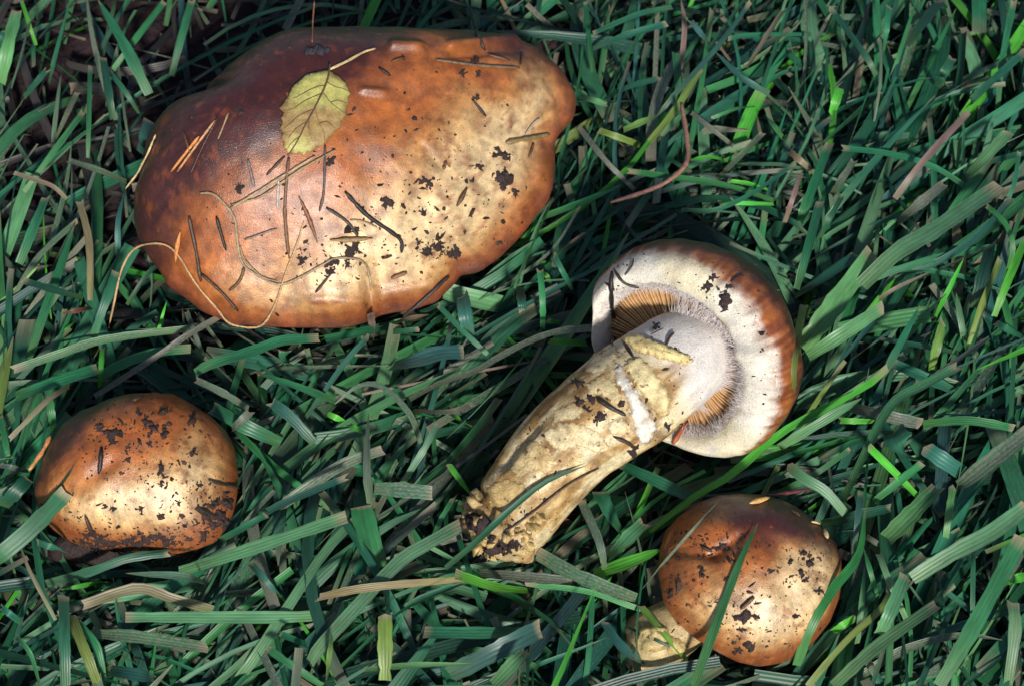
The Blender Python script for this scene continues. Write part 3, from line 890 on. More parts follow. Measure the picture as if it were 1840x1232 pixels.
def inside(poly, x, y):
    r = np.zeros(x.shape, bool); n = len(poly); j = n - 1
    for i in range(n):
        xi, yi = poly[i]; xj, yj = poly[j]
        cnd = ((yi > y) != (yj > y)) & (x < (xj - xi) * (y - yi) / (yj - yi + 1e-12) + xi)
        r ^= cnd; j = i
    return r
def blade_field(n, region, seg, low, seed, zmax, wide=1.):
    """many blades at once -> vertices, faces, colours, uvs"""
    r = np.random.default_rng(seed); x0, x1, y0, y1, hole = region
    px_ = r.uniform(x0, x1, n); py_ = r.uniform(y0, y1, n)
    if hole:
        k = ~((px_ > hole[0]) & (px_ < hole[1]) & (py_ > hole[2]) & (py_ < hole[3])); px_ = px_[k]; py_ = py_[k]; n = len(px_)
    # thin sward beyond and beside the largest cap, sparser still to suggest light falloff
    dn = np.maximum(smooth(-.02, -.08, px_) * smooth(-.03, .03, py_) * (.80 if low else .82), smooth(.03, .08, py_) * .60) * smooth(.25, .17, py_) * smooth(-.27, -.2, px_)
    k = r.random(n) > dn; px_ = px_[k]; py_ = py_[k]; n = len(px_)
    # lay of the grass: leans to the upper right on the right side, upwards at the top, mixed lower down
    fieldn = vnoise(np.stack([px_ * 14 + 40, py_ * 14 + 40, px_ * 0 + 2.5], -1))
    mean = R_(52) + (fieldn - .5) * 1.3 + np.where(py_ > .05, .25, 0)
    spread = np.where(px_ > .06, .35, .75) if not low else 2.2
    az = mean + r.normal(size=n) * spread
    if not low: az = np.where((px_ < -.03) & (py_ > 0), R_(75) + r.normal(size=n) * .45, az)
    flip = r.random(n) < (.30 if not low else .5); az = np.where(flip, az + math.pi, az)
    ln = r.gamma(7, .0085, n) * (1 if not low else .85); ln = np.clip(ln, .018, .12)
    hw = np.clip(r.gamma(3.2, .00027, n) * wide, .0003, .0026)
    el0 = r.uniform(.25, .9, n) if not low else r.uniform(-.05, .22, n)
    el1 = el0 - r.uniform(.3, 1.3, n) if not low else el0 - r.uniform(0, .35, n)
    S = seg + 1; f = np.linspace(0, 1, S)
    el = el0[:, None] + (el1 - el0)[:, None] * f[None]
    bend = r.normal(size=n)[:, None] * .5 * f[None] + az[:, None]
    dl = (ln / seg)[:, None]
    dxyz = np.stack([np.cos(el) * np.cos(bend) * dl, np.cos(el) * np.sin(bend) * dl, np.sin(el) * dl], -1)
    z0 = r.uniform(-.001, .004, n) if not low else r.uniform(.001, zmax * .75, n)
    cl = np.concatenate([np.zeros((n, 1, 3)), np.cumsum(dxyz[:, :-1], 1)], 1) + np.stack([px_, py_, z0], -1)[:, None]
    top = cl[..., 2].max(1); sc_ = np.minimum(1, zmax * r.uniform(.55, 1., n) / np.maximum(top, 1e-5)); cl[..., 2] *= np.where(top > 0, sc_, 1)[:, None]
    cl[..., 2] = np.maximum(cl[..., 2], .0008)
    # keep clear of the mushrooms
    X, Y, dep = proj(cl); kill = np.zeros(n, bool)
    for q in SIL:
        cen = q.mean(0); qq = cen + (q - cen) * .975
        bb = (X > qq[:, 0].min()) & (X < qq[:, 0].max()) & (Y > qq[:, 1].min()) & (Y < qq[:, 1].max())
        idx = np.where(bb.any(1))[0]
        ins = inside(qq, X[idx], Y[idx]) & (cl[idx][..., 2] > .006)
        kill[idx] |= ins.any(1)
    keep = ~kill; cl = cl[keep]; n = len(cl); hw = hw[keep]; ln = ln[keep]
    tan = np.gradient(cl, axis=1); tan /= np.linalg.norm(tan, axis=2)[..., None] + 1e-12
    fc = np.stack([r.normal(size=n) * .45, -.2 + r.normal(size=n) * .45, np.ones(n)], -1)
    side = np.cross(tan, np.broadcast_to(fc[:, None], tan.shape)); side /= np.linalg.norm(side, axis=2)[..., None] + 1e-12
    nor = np.cross(side, tan); nor *= np.sign(nor[..., 2:3] + 1e-9)
    pointed = r.random(n) < .3
    wp = np.interp(f, [0, .4, 1], [.7, 1, .9]); wq = np.interp(f, [0, .4, .8, 1], [.7, 1, .6, .05])
    wd = hw[:, None] * np.where(pointed[:, None], wq, wp)
    fold = r.uniform(.05, .45, n)[:, None]
    V = np.stack([cl - side * wd[..., None], cl - nor * (wd * fold)[..., None], cl + side * wd[..., None]], 2)
    ty = r.random(n); keys = 'TGLPSDBNYW'; wts = np.array([.36, .17, .035, .11, .09, .13, .08, .012, .01, .015]) if not low else np.array([.28, .10, .03, .06, .10, .24, .08, .03, .01, .05])
    ki = np.searchsorted(np.cumsum(wts / wts.sum()), ty); ki = np.clip(ki, 0, 9)
    pal = np.array([PAL[k] for k in keys]); spk = np.array([SPK[k] for k in keys])[ki]
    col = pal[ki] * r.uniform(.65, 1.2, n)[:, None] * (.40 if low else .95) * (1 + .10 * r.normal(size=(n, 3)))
    if low:      # low blades painted near-black for the light falloff beyond the largest cap
        falloff = r.random(n) < smooth(-.02, -.08, cl[:, 0, 0]) * smooth(-.03, .03, cl[:, 0, 1]) * .8
        col = np.where(falloff[:, None], np.array([.035, .030, .028]) * r.uniform(.5, 1.5, n)[:, None], col); spk = np.where(falloff, .05, spk)
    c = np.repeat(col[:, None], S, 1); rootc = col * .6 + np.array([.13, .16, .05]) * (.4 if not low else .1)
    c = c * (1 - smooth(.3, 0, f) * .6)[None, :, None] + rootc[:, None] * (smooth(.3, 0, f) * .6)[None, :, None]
    tipm = .6 * smooth(.9, .98, f)[None, :, None] * np.where(r.random(n) < .7, 1, 0)[:, None, None]
    c = c * (1 - tipm) + np.array([.26, .21, .14]) * tipm
    C = np.concatenate([c, np.broadcast_to((spk + r.uniform(-.05, .08, n))[:, None, None], (n, S, 1))], -1)
    C = np.repeat(C[:, :, None], 3, 2)
    vo = r.random(n) * 9
    U = np.broadcast_to(np.array([0, .5, 1.])[None, None], (n, S, 3)) + vo[:, None, None] * 3.1
    W = np.broadcast_to((ln[:, None] * f[None] * 100)[:, :, None], (n, S, 3)) + vo[:, None, None] * 17
    uv = np.stack([U, W], -1)
    b = (np.arange(n) * S * 3)[:, None, None]; i = np.arange(seg)[None, :, None] * 3; j = np.arange(2)[None, None]
    a = (b + i + j).reshape(-1); F = np.stack([a, a + 1, a + 4, a + 3], -1)
    return V.reshape(-1, 3), F, np.clip(C.reshape(-1, 4), 0, 1), uv.reshape(-1, 2)
def join(parts):
    Vs, Fs, Cs, Us, o = [], [], [], [], 0
    for V, F, C, U in parts:
        Vs.append(V); Fs.append(F + o); Cs.append(C); Us.append(U); o += len(V)
    return np.vstack(Vs), np.vstack(Fs), np.vstack(Cs), np.vstack(Us)
FR = (-.19, .19, -.15, .19)
parts = [blade_field(800, (-.19, .19, -.15, .02, None), 7, False, 11, .020, 1.75), blade_field(350, (.02, .19, .0, .19, None), 7, False, 12, .020, 1.7),
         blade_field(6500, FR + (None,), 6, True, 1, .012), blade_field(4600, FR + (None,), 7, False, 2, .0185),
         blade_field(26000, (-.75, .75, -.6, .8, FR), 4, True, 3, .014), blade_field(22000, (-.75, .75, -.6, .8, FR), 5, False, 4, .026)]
V, F, C, U = join(parts)
tag(mesh_obj('grass', V, F, M_BLADE, None, C, U, origin=(0, 0, 0)), 'mown and trodden green grass covering the ground between the mushrooms', 'grass', None, 'stuff')

# ------------------------------------------------------------------ litter lying on the mushrooms
def strip_on(name, label, pp, wpx, col, spindle=False, lift=.0004, group=None, z=.024, cat='needle', round_=True, k=None):
    pp = np.array(pp, float); length = np.hypot(*np.diff(pp, axis=0).T).sum(); k = k or int(np.clip(length / 6, 6, 70))
    c2 = catmull(pp, k); cl = []
    for i, (a, b) in enumerate(c2):
        h = hit(a, b)
        if h is None: cl.append(None)
        else: cl.append(h[0] + h[1] * (lift + .5 * wpx * pxm(h[0]) * .5))
    # points beside the mushroom continue at the depth of the nearest supported one, sinking towards the turf
    sup = [i for i, c in enumerate(cl) if c is not None]
    for i in range(k):
        if cl[i] is None:
            if sup:
                j = min(sup, key=lambda s: abs(s - i)); dep = (cl[j] - CAM) @ FW + abs(i - j) * .0006
                cl[i] = CAM + ray(*c2[i]) * dep
            else: cl[i] = P(c2[i][0], c2[i][1], z)
    cl = np.array(cl)
    for _ in range(2): cl[1:-1] = (cl[:-2] + 2 * cl[1:-1] + cl[2:]) / 4
    f = np.linspace(0, 1, k); rad = .5 * wpx * np.array([pxm(q) for q in cl])
    rad = rad * (np.clip(np.sin(math.pi * np.clip(f, .03, .97)) ** .7, .1, 1) if spindle else np.interp(f, [0, .06, .94, 1], [.55, 1, .9, .45]))
    rad = rad * (1 + .12 * hr.normal(size=k))
    V = loft(cl, rad, 6); Fq = gridfaces(6, k)
    nn = fbm(V * 900, 2)
    C = np.asarray(col) * (.6 + .8 * nn)[..., None]
    F2 = [tuple(int(a) for a in q) for q in Fq] + [tuple(int(i * k) for i in range(6))[::-1], tuple(int(i * k + k - 1) for i in range(6))]
    o = mesh_obj(name, V, F2, M_DRY, None, C.reshape(-1, 3)); tag(o, label, cat, group); return o
BLK = (.012, .009, .009); DBR = (.045, .024, .016); BRN_ = (.10, .05, .025); TNN = (.26, .18, .09); GRY = (.17, .14, .12); ORN = (.50, .19, .05); SIL_ = (.42, .40, .36); PST = (.48, .36, .18)
GB = 'litter on the largest cap'
for nm, lb, w_, c_, sp, ps in (
    ('pine_needle', 'short orange pine needle on the dark side of the largest cap', 6, ORN, 0, '360,246 310,309'),
    ('pine_needle', 'pale orange pine needle beside the orange one on the largest cap', 5, (.40, .20, .09), 0, '388,218 355,262 321,309'),
    ('pine_needle', 'dark needle crossing under the orange needles on the largest cap', 4, DBR, 0, '393,212 368,260 343,315'),
    ('pine_needle', 'small tan needle above the orange needles on the largest cap', 4, TNN, 0, '412,204 393,251'),
    ('bud_scale', 'small brown spindle crossing the orange pine needle', 6, BRN_, 1, '332,237 346,281'),
    ('grass_stalk', 'pale thin straw hanging over the dark edge of the largest cap', 4, PST, 0, '283,243 261,292 225,340'),
    ('twig', 'short grey-brown twig beside the crossed needles on the largest cap', 6, GRY, 0, '446,287 457,336'),
    ('pine_needle', 'short dark needle just below the yellow leaf', 5, DBR, 0, '479,315 512,281'),
    ('pine_needle', 'silvery needle under the tip of the yellow leaf', 6, (.34, .24, .14), 0, '415,374 470,340 531,303 567,281'),
    ('pine_needle', 'tan needle crossing the silvery needle below the leaf', 5, TNN, 0, '603,270 534,309 470,352 415,368'),
    ('stalk', 'long brown stalk hanging down from the tip of the yellow leaf', 7, (.13, .065, .03), 0, '519,284 513,350 513,400 520,463'),
    ('twig', 'dark silvery-ended twig beside the tip of the yellow leaf', 5, (.08, .05, .045), 0, '584,262 582,341 574,380'),
    ('needle_tip', 'small silvery sliver beside the long brown stalk', 5, SIL_, 0, '501,322 498,375'),
    ('twig', 'straight dark brown strip drawn as the shadow of the looping stalk on the largest cap', 7, DBR, 0, '342,388 355,455 363,504'),  # cast shadow of the looping stalk, built as a dark strip
    ('pine_needle', 'black needle between the straight shadow strip and the curled stalk', 6, BLK, 0, '390,388 407,449'),
    ('bud_scale', 'red-brown pointed bud scale in the middle of the largest cap', 8, (.17, .065, .03), 1, '537,352 556,394 570,435'),
    ('grass_stalk', 'long curled grey-tan stalk looping over the lower part of the largest cap', 5, (.27, .2, .12), 0, '360,347 388,350 421,388 426,421 435,471 462,493 498,510 531,501 581,474 603,463 647,466 666,493 669,521'),
    ('grass_stalk', 'second short stalk alongside the curled grey-tan stalk', 4, (.25, .17, .09), 0, '432,441 440,466 470,496 498,504'),
    ('twig', 'curved brown twig inside the loop of the long dry stalk', 6, (.12, .06, .025), 0, '440,477 432,504 413,521'),
    ('twig', 'slanting dark strip drawn as the shadow of the looping stalk on the largest cap', 6, DBR, 0, '363,490 400,524 429,557'),  # lower run of the looping stalk's shadow, modelled as a strip
    ('pine_needle', 'fine greyish needle touching the curled stalk', 4, GRY, 0, '440,430 498,410'),
    ('twig', 'forked dark twig leading to the tan bract', 6, (.04, .03, .028), 0, '586,373 622,397 642,424'),
    ('bract', 'tan spindle-shaped bract in the bright middle of the largest cap', 10, (.26, .16, .07), 1, '592,430 630,430 669,427'),
    ('twig', 'long black curved twig on the bright middle of the largest cap', 8, BLK, 0, '619,344 658,386 716,427 720,453'),
    ('twig', 'short dark twig below the soil spots on the largest cap', 5, DBR, 0, '597,488 567,526'),
    ('bark_flake', 'orange bark flake under the looping stalk on the largest cap', 9, ORN, 1, '327,415 322,440 319,470'),
    ('root_hair', 'fine tan fibre beside the black curved twig', 3, TNN, 0, '628,395 650,396 677,408'),
    ('grass_stalk', 'dark stalk lying across the lower margin of the largest cap', 7, (.04, .03, .03), 0, '804,496 760,536 724,570'),
    ('bark_flake', 'small brown stub near the lower margin of the largest cap', 8, (.22, .11, .06), 0, '702,499 730,488'),
    ('bud_scale', 'dark spindle beside the bright middle of the largest cap', 10, (.09, .045, .02), 1, '837,337 818,371'),
    ('pine_needle', 'long grey-brown needle along the far fold of the largest cap', 6, (.16, .10, .06), 0, '782,110 857,120 931,124'),
    ('pine_needle', 'tiny dark needle at the end of the long grey-brown needle', 4, DBR, 0, '937,97 933,119'),
    ('pine_needle', 'short red-brown needle above the long grey-brown needle', 6, (.13, .05, .03), 1, '876,102 915,112'),
    ('twig', 'short black peg beside the yellow leaf', 6, BLK, 0, '680,124 700,138'),
    ('twig', 'black peg with a soil blob on the tan half of the largest cap', 6, BLK, 0, '846,179 871,210'),
    ('straw', 'thick tan straw near the notch of the largest cap', 9, (.22, .15, .06), 0, '907,258 985,243'),
    ('twig', 'white-tipped twig beside the tan straw', 5, (.35, .30, .26), 0, '967,212 952,226 942,243'),
    ('twig', 'small dark stub below the tan straw', 5, BRN_, 0, '956,259 948,284'),
    ('twig', 'small dark splinter by the far fold of the largest cap', 5, BRN_, 1, '702,113 727,105'),
    ('twig', 'dark stub across the far fold of the largest cap', 9, (.03, .024, .022), 0, '855,60 868,91'),
    ('twig', 'tiny dark stub beside the bright middle of the largest cap', 7, BRN_, 0, '796,306 800,290'),
    ('leaf_stalk', 'pale dry stalk running from the yellow leaf across the largest cap', 5, PST, 0, '589,129 625,112 652,97 675,90'),
    ('grass_stalk', 'thin reddish stalk standing on the far edge of the largest cap', 3, (.25, .10, .05), 0, '565,2 562,40 561,80'),
    ):
    strip_on(nm, lb, pts(ps), w_, c_, bool(sp), group=None, cat=nm.replace('_', ' '))
strip_on('grass_stalk', 'long tan looping stalk arching off the dark margin of the largest cap', pts('195,590 205,545 217,488 236,452 261,439 294,437 321,455 355,510 393,554 410,576 440,588 473,582 498,537 512,493 534,438 546,397'), 4.5, (.42, .27, .13), cat='grass stalk')
for nm, lb, w_, c_, sp, ps in (
    ('pine_needle', 'short black needle on the small cap edged with soil', 9, BLK, 0, '183,807 179,851'),
    ('pine_needle', 'pointed dark needle by the soil on the small soil-edged cap', 7, DBR, 1, '154,922 168,956'),
    ('twig', 'curved dark twig at the rim of the small cap edged with soil', 6, (.05, .035, .025), 0, '373,862 400,871 430,876'),
    ('twig', 'small dark splinter at the far edge of the small cap edged with soil', 6, DBR, 0, '240,722 258,715'),
    ('bark_strip', 'orange strip of bark leaning on the small cap edged with soil', 9, (.55, .22, .08), 0, '91,782 75,812 52,844'),
    ('twig', 'short dark twig on the bright middle of the small lumpy cap', 7, BRN_, 0, '1355,1071 1331,1092'),
    ('twig', 'short black stub beside the grass blade on the small lumpy cap', 7, BLK, 0, '1308,1000 1314,1012'),
    ('twig', 'dark splinter in the crease of the small lumpy cap', 7, DBR, 0, '1262,980 1280,988'),
    ('seed', 'large yellow seed on the dark patch of the small lumpy cap', 11, (.62, .36, .12), 1, '1347,908 1382,898'),
    ('seed', 'thin pale seed at the dark edge of the small lumpy cap', 6, (.62, .42, .2), 1, '1455,939 1475,943'),
    ('seed', 'stubby pale seed at the dark edge of the small lumpy cap', 10, (.66, .46, .24), 1, '1477,953 1483,969'),
    ('stalk', 'dark red stalk behind the small lumpy cap', 8, (.10, .025, .025), 1, '1370,892 1420,884 1470,876'),
    ('twig', 'long black twig across the exposed gills of the overturned mushroom', 8, BLK, 0, '1103,490 1097,547 1101,581 1101,622'),
    ('twig', 'black forked twig on the top of the pale fallen stem', 7, BLK, 0, '1109,589 1120,613 1140,647'),
    ('twig', 'short dark twig at the rim above the exposed gills', 6, (.03, .022, .02), 0, '1108,489 1123,508 1149,513'),
    ('root_hair', 'thin curved dark fibre on the white rim of the overturned mushroom', 3, DBR, 0, '1140,466 1138,480 1124,495'),
    ('twig', 'tiny dark twig standing on the white wool of the overturned mushroom', 5, DBR, 0, '1211,600 1200,611 1196,627'),
    ('root_hair', 'fine dark fibre on the white veil beside the ochre ridge', 3, DBR, 0, '1192,592 1170,603'),
    ('twig', 'curved dark splinter by the soil spots on the white rim', 4, DBR, 0, '1314,510 1322,500 1335,498'),
    ('pine_needle', 'russet pine needle against the white veil of the overturned mushroom', 10, (.33, .085, .035), 0, '1264,730 1238,759 1211,795'),
    ('twig', 'thick dark twig stuck on the middle of the pale fallen stem', 9, (.025, .018, .016), 0, '1074,717 1098,732 1124,745'),
    ('bark_flake', 'dark bark flake on the lower side of the pale fallen stem', 8, DBR, 1, '1101,783 1122,790 1142,802'),
    ('root_hair', 'thin brown strip for the shadow of the blade along the base of the pale fallen stem', 4, (.06, .035, .02), 0, '905,956 960,916 1020,868 1075,838'),  # the blade's cast shadow with its dirt, built as a thin strip
    ):
    strip_on(nm, lb, pts(ps), w_, c_, bool(sp), cat=nm.replace('_', ' '))
strip_on('dry_stalk', 'reddish dry stalk curving through the grass beyond the overturned cap', pts('1224,185 1234,247 1234,292 1201,325 1153,347 1097,364'), 9, (.22, .11, .08), cat='dry stalk', z=.026)

# draped patches: soil clumps, stem flakes, leaf
def patch(name, poly, thick, mat, colf, parent=None, step=4., rag=1.5, lift=0., rough=.5, edge0=.0001, seed=0, solid=False, dens=True):
    r = np.random.default_rng(seed + int(abs(poly[0][0]) * 7 + abs(poly[0][1])))
    poly = np.asarray(poly, float); o = np.vstack([poly, poly[:1]]); bd = []
    for p, q in zip(o[:-1], o[1:]):
        k = max(1, int(np.hypot(*(q - p)) / step)) if dens else 1
        for t in np.arange(k) / k: bd.append(p * (1 - t) + q * t + r.normal(size=2) * rag * .5)
    bd = np.array(bd); nb = len(bd)
    mn, mx = bd.min(0), bd.max(0); gx, gy = np.meshgrid(np.arange(mn[0], mx[0], step), np.arange(mn[1], mx[1], step))
    g = np.stack([gx.ravel(), gy.ravel()], -1) + r.uniform(-.3, .3, (gx.size, 2)) * step
    g = g[inside(bd, g[:, 0], g[:, 1])]
    if len(g): 
        dmin = np.min(np.hypot(g[:, None, 0] - bd[None, :, 0], g[:, None, 1] - bd[None, :, 1]), 1); g = g[dmin > step * .5]
    al = np.vstack([bd, g]) if len(g) else bd
    vs, ed, fs, *_ = delaunay_2d_cdt([Vector(v) for v in al], [], [list(range(nb))], 1, 1e-5)
    va = np.array([(v.x, v.y) for v in vs]); dm = np.min(np.hypot(va[:, None, 0] - bd[None, :, 0], va[:, None, 1] - bd[None, :, 1]), 1)
    Vt = []; nrm = []
    for (a, b), d in zip(va, dm):
        loc, nr = surf(a, b); Vt.append(loc); nrm.append(nr)
    Vt = np.array(Vt); nrm = np.array(nrm)
    e = smooth(0, step * 2.2, dm); hgt = edge0 + thick * e * (1 - rough + rough * 2 * fbm(Vt * 900 + seed, 3))
    Vt = Vt + nrm * (hgt + lift)[:, None]
    F = [tuple(f) for f in fs]
    if solid:
        n = len(Vt); Vb = Vt - nrm * solid; F = F + [tuple(i + n for i in f[::-1]) for f in F]; 
        from collections import Counter
        ec = Counter()
        for f in F[:len(F) // 2]:
            for i in range(len(f)): ec[(f[i], f[(i + 1) % len(f)])] += 1
        for (a, b) in list(ec):
            if (b, a) not in ec: F.append((b, a, a + n, b + n))
        Vt = np.vstack([Vt, Vb]); va = np.vstack([va, va]); dm = np.r_[dm, dm]
    C = colf(Vt, va, dm)
    return mesh_obj(name, Vt, F, mat, parent, C)
def soilcol(V, va, dm): return np.array([.030, .017, .016]) * (.5 + 1.2 * fbm(V * 700, 3))[:, None]
def blob(x, y, rx, ry, seed, spiky=.45):
    r = np.random.default_rng(seed); k = 16; a = np.linspace(0, 2 * math.pi, k, endpoint=False) + r.random() * 6
    rr = 1 + spiky * r.normal(size=k); rr = np.clip(rr, .35, 1.7)
    return np.stack([x + rx * rr * np.cos(a), y + ry * rr * np.sin(a)], -1)
G1 = 'soil clumps on the largest cap'; G2 = 'soil clumps on the small cap edged with soil'; G3 = 'soil clumps on the small lumpy cap'; G4 = 'soil clumps on the overturned mushroom'
sd = 100
for g, lab, items in (
    (G1, 'small dark soil clump stuck to the skin of the largest cap', ((430, 335, 7, 9), (901, 277, 15, 8), (860, 298, 12, 7), (760, 326, 8, 6), (769, 331, 6, 8), (694, 366, 13, 10), (760, 380, 8, 6), (753, 435, 6, 5), (818, 455, 10, 13), (542, 466, 9, 7), (595, 471, 10, 10), (625, 474, 6, 8), (636, 447, 14, 14), (593, 291, 9, 9), (856, 177, 8, 6), (429, 199, 11, 6), (831, 133, 6, 7), (858, 133, 5, 7), (784, 442, 12, 8), (640, 415, 8, 6), (850, 110, 8, 5), (595, 488, 8, 6), (768, 454, 8, 9), (926, 345, 6, 9))),
    (G2, 'small dark soil clump stuck to the small cap edged with soil', ((250, 744, 9, 6), (263, 755, 9, 9), (277, 770, 11, 7), (292, 778, 8, 7), (197, 778, 14, 10), (205, 794, 9, 6), (345, 755, 6, 12), (347, 812, 11, 8), (290, 846, 6, 12), (188, 910, 6, 5), (200, 913, 5, 5), (255, 916, 5, 6), (359, 872, 7, 7), (266, 795, 6, 5), (178, 768, 7, 6), (322, 903, 6, 4), (290, 870, 5, 5), (228, 826, 6, 4), (386, 905, 14, 7), (410, 902, 10, 9), (392, 925, 15, 11), (383, 945, 12, 10), (402, 940, 8, 12), (368, 962, 12, 6), (372, 928, 7, 8), (163, 958, 11, 8), (180, 968, 13, 8), (200, 978, 14, 7), (228, 972, 10, 7), (245, 978, 14, 6), (262, 970, 9, 7), (285, 964, 12, 8), (304, 976, 12, 7), (150, 972, 9, 6), (168, 982, 14, 6), (222, 986, 14, 5))),
    (G3, 'small dark soil clump stuck to the small lumpy cap', ((1335, 1106, 12, 9), (1296, 981, 12, 7), (1260, 1028, 5, 8), (1470, 1061, 7, 6), (1385, 1024, 6, 4), (1440, 1030, 6, 6), (1448, 1040, 6, 4), (1333, 1130, 8, 4), (1350, 1160, 10, 10), (1204, 1066, 4, 8), (1455, 1008, 9, 8), (1430, 1108, 6, 4), (1325, 1168, 7, 6), (1420, 1010, 6, 5))),
    (G4, 'small dark soil clump stuck to the overturned mushroom', ((1272, 515, 8, 7), (1281, 499, 6, 9), (1301, 537, 13, 9), (1311, 516, 7, 5), (1304, 554, 7, 6), (1178, 585, 7, 6), (1039, 686, 10, 8), (1061, 712, 10, 8), (1074, 752, 8, 10), (1041, 720, 8, 7), (1084, 746, 7, 6), (1055, 735, 7, 6), (1199, 764, 6, 6), (1138, 808, 9, 8)))):
    for (x, y, rx, ry) in items:
        sd += 1; o = patch('soil_clump', blob(x, y, rx, ry, sd), .0007, M_SOIL, soilcol, step=2.2, rag=2.0, rough=.7, seed=sd); tag(o, lab, 'soil clump', g)
sd += 1; tag(patch('soil_clump', pts('889,306 900,312 906,300 914,312 924,316 922,330 912,333 906,346 897,338 896,328 886,326 893,317'), .0013, M_SOIL, soilcol, step=2.2, rag=2.5, rough=.7, seed=sd), 'large star-shaped soil clump near the tan straw on the largest cap', 'soil clump')
sd += 1; tag(patch('soil_clump', pts('848,912 862,925 878,930 885,940 870,952 858,962 846,948 842,930'), .002, M_SOIL, soilcol, step=2.6, rag=4, rough=.9, seed=sd), 'black wet soil clump in the groove at the foot of the pale fallen stem', 'soil clump')
sd += 1; tag(patch('soil_clump', pts('868,960 884,958 892,968 912,972 925,968 935,978 920,988 900,990 885,998 872,985 878,975'), .002, M_SOIL, soilcol, step=2.6, rag=4, rough=.9, seed=sd), 'dark glossy soil clump under the tip of the pale fallen stem', 'soil clump')
sd += 1; tag(patch('soil_clump', pts('555,88 572,84 592,87 596,94 583,99 562,100 546,97 548,91'), .0012, M_SOIL, lambda V, va, dm: np.array([.022, .022, .03]) * (.3 + 1.4 * fbm(V * 1500, 3))[:, None], step=2.6, rag=4, rough=.9, seed=sd), 'bluish-grey crumb cluster at the far edge of the largest cap', 'soil clump')
# heap of earth at the foot of the small left mushroom
def soil_heap():
    c = P(165, 990, .008); n = 34; V = []; 
    th_ = np.linspace(0, 2 * math.pi, n, endpoint=False)
    rows = []
    for f, z in ((0.02, 1), (.3, .95), (.6, .72), (.85, .35), (1., -.1)):
        q = c + np.stack([np.cos(th_) * .012 * f, np.sin(th_) * .006 * f, np.full(n, .008 * z)], -1); q += (fbm(q * 500, 4)[:, None] - .5) * .005; rows.append(q)
    V = np.stack(rows, 1); o = mesh_obj('soil_heap', V, gridfaces(n, 5), M_SOIL, None, np.array([.03, .018, .016])); tag(o, 'crumbly dark soil heap at the foot of the soil-edged mushroom', 'soil')
soil_heap()
# crumbs
def crumbs(name, label, n, fx, size, seed):
    r = np.random.default_rng(seed); V = []; F = []; C = []
    ico = [(0, 0, 1), (.9, 0, .2), (.28, .85, .1), (-.7, .5, .2), (-.7, -.5, .1), (.28, -.85, .2), (0, 0, -.4)]
    fc = [(0, 1, 2), (0, 2, 3), (0, 3, 4), (0, 4, 5), (0, 5, 1), (6, 2, 1), (6, 3, 2), (6, 4, 3), (6, 5, 4), (6, 1, 5)]
    k = 0; tries = 0
    while k < n and tries < n * 6:
        tries += 1; x, y = fx(r); h = hit(x, y)
        if h is None: continue
        e1, e2, nn = frame(h[1] + 1e-6); s = pxm(h[0]) * size * r.lognormal(0, .5); a = r.random() * 6; b = len(V); st = r.uniform(.6, 1.8)
        ca, sa = math.cos(a), math.sin(a); cc = np.array([.035, .02, .014]) * r.uniform(.4, 1.8)
        for p in ico:
            px_ = p[0] * st * (1 + .3 * r.normal()); py_ = p[1] / st * (1 + .3 * r.normal())
            V.append(h[0] + (e1 * (px_ * ca - py_ * sa) + e2 * (px_ * sa + py_ * ca) + nn * p[2] * .7) * s); C.append(cc)
        F += [tuple(i + b for i in f) for f in fc]; k += 1
    tag(mesh_obj(name, V, F, M_SOIL, None, C, smooth_=False), label, 'soil crumbs', None, 'stuff')
def gauss(cs):
    def f(r):
        c = cs[r.integers(len(cs))]; return c[0] + r.normal() * c[2], c[1] + r.normal() * c[3]
    return f
crumbs('soil_crumbs', 'fine dark soil crumbs scattered over the largest cap', 520, gauss([(640, 470, 70, 45), (785, 448, 22, 14), (790, 448, 18, 12), (720, 400, 60, 40), (840, 330, 60, 50), (600, 470, 30, 22), (900, 400, 40, 40), (640, 230, 90, 60), (560, 400, 110, 60), (630, 200, 200, 110)]), 2.0, 5)
crumbs('soil_crumbs', 'fine dark soil crumbs scattered over the small cap edged with soil', 900, gauss([(240, 770, 60, 30), (200, 785, 30, 25), (300, 780, 60, 40), (390, 930, 22, 26), (390, 920, 24, 28), (385, 940, 22, 24), (230, 972, 60, 12), (190, 974, 30, 10), (270, 974, 34, 10), (200, 975, 50, 14), (320, 960, 50, 20), (245, 850, 80, 60), (340, 880, 50, 50), (130, 930, 40, 25)]), 1.9, 6)
crumbs('soil_crumbs', 'fine dark soil crumbs scattered over the small lumpy cap', 560, gauss([(1345, 1050, 80, 70), (1450, 1050, 26, 50), (1440, 1010, 40, 20), (1230, 1060, 26, 50), (1330, 1100, 30, 30), (1300, 985, 50, 20), (1400, 1150, 60, 30), (1250, 940, 40, 25)]), 1.7, 7)
crumbs('soil_crumbs', 'fine dark soil crumbs scattered over the overturned mushroom', 380, gauss([(1290, 520, 25, 25), (1250, 510, 60, 30), (1070, 730, 28, 25), (1000, 820, 50, 50), (930, 940, 40, 40), (900, 950, 40, 30), (1380, 650, 30, 80), (1180, 770, 40, 25), (1200, 650, 70, 50), (960, 770, 25, 25), (1110, 490, 20, 25)]), 1.6, 8)

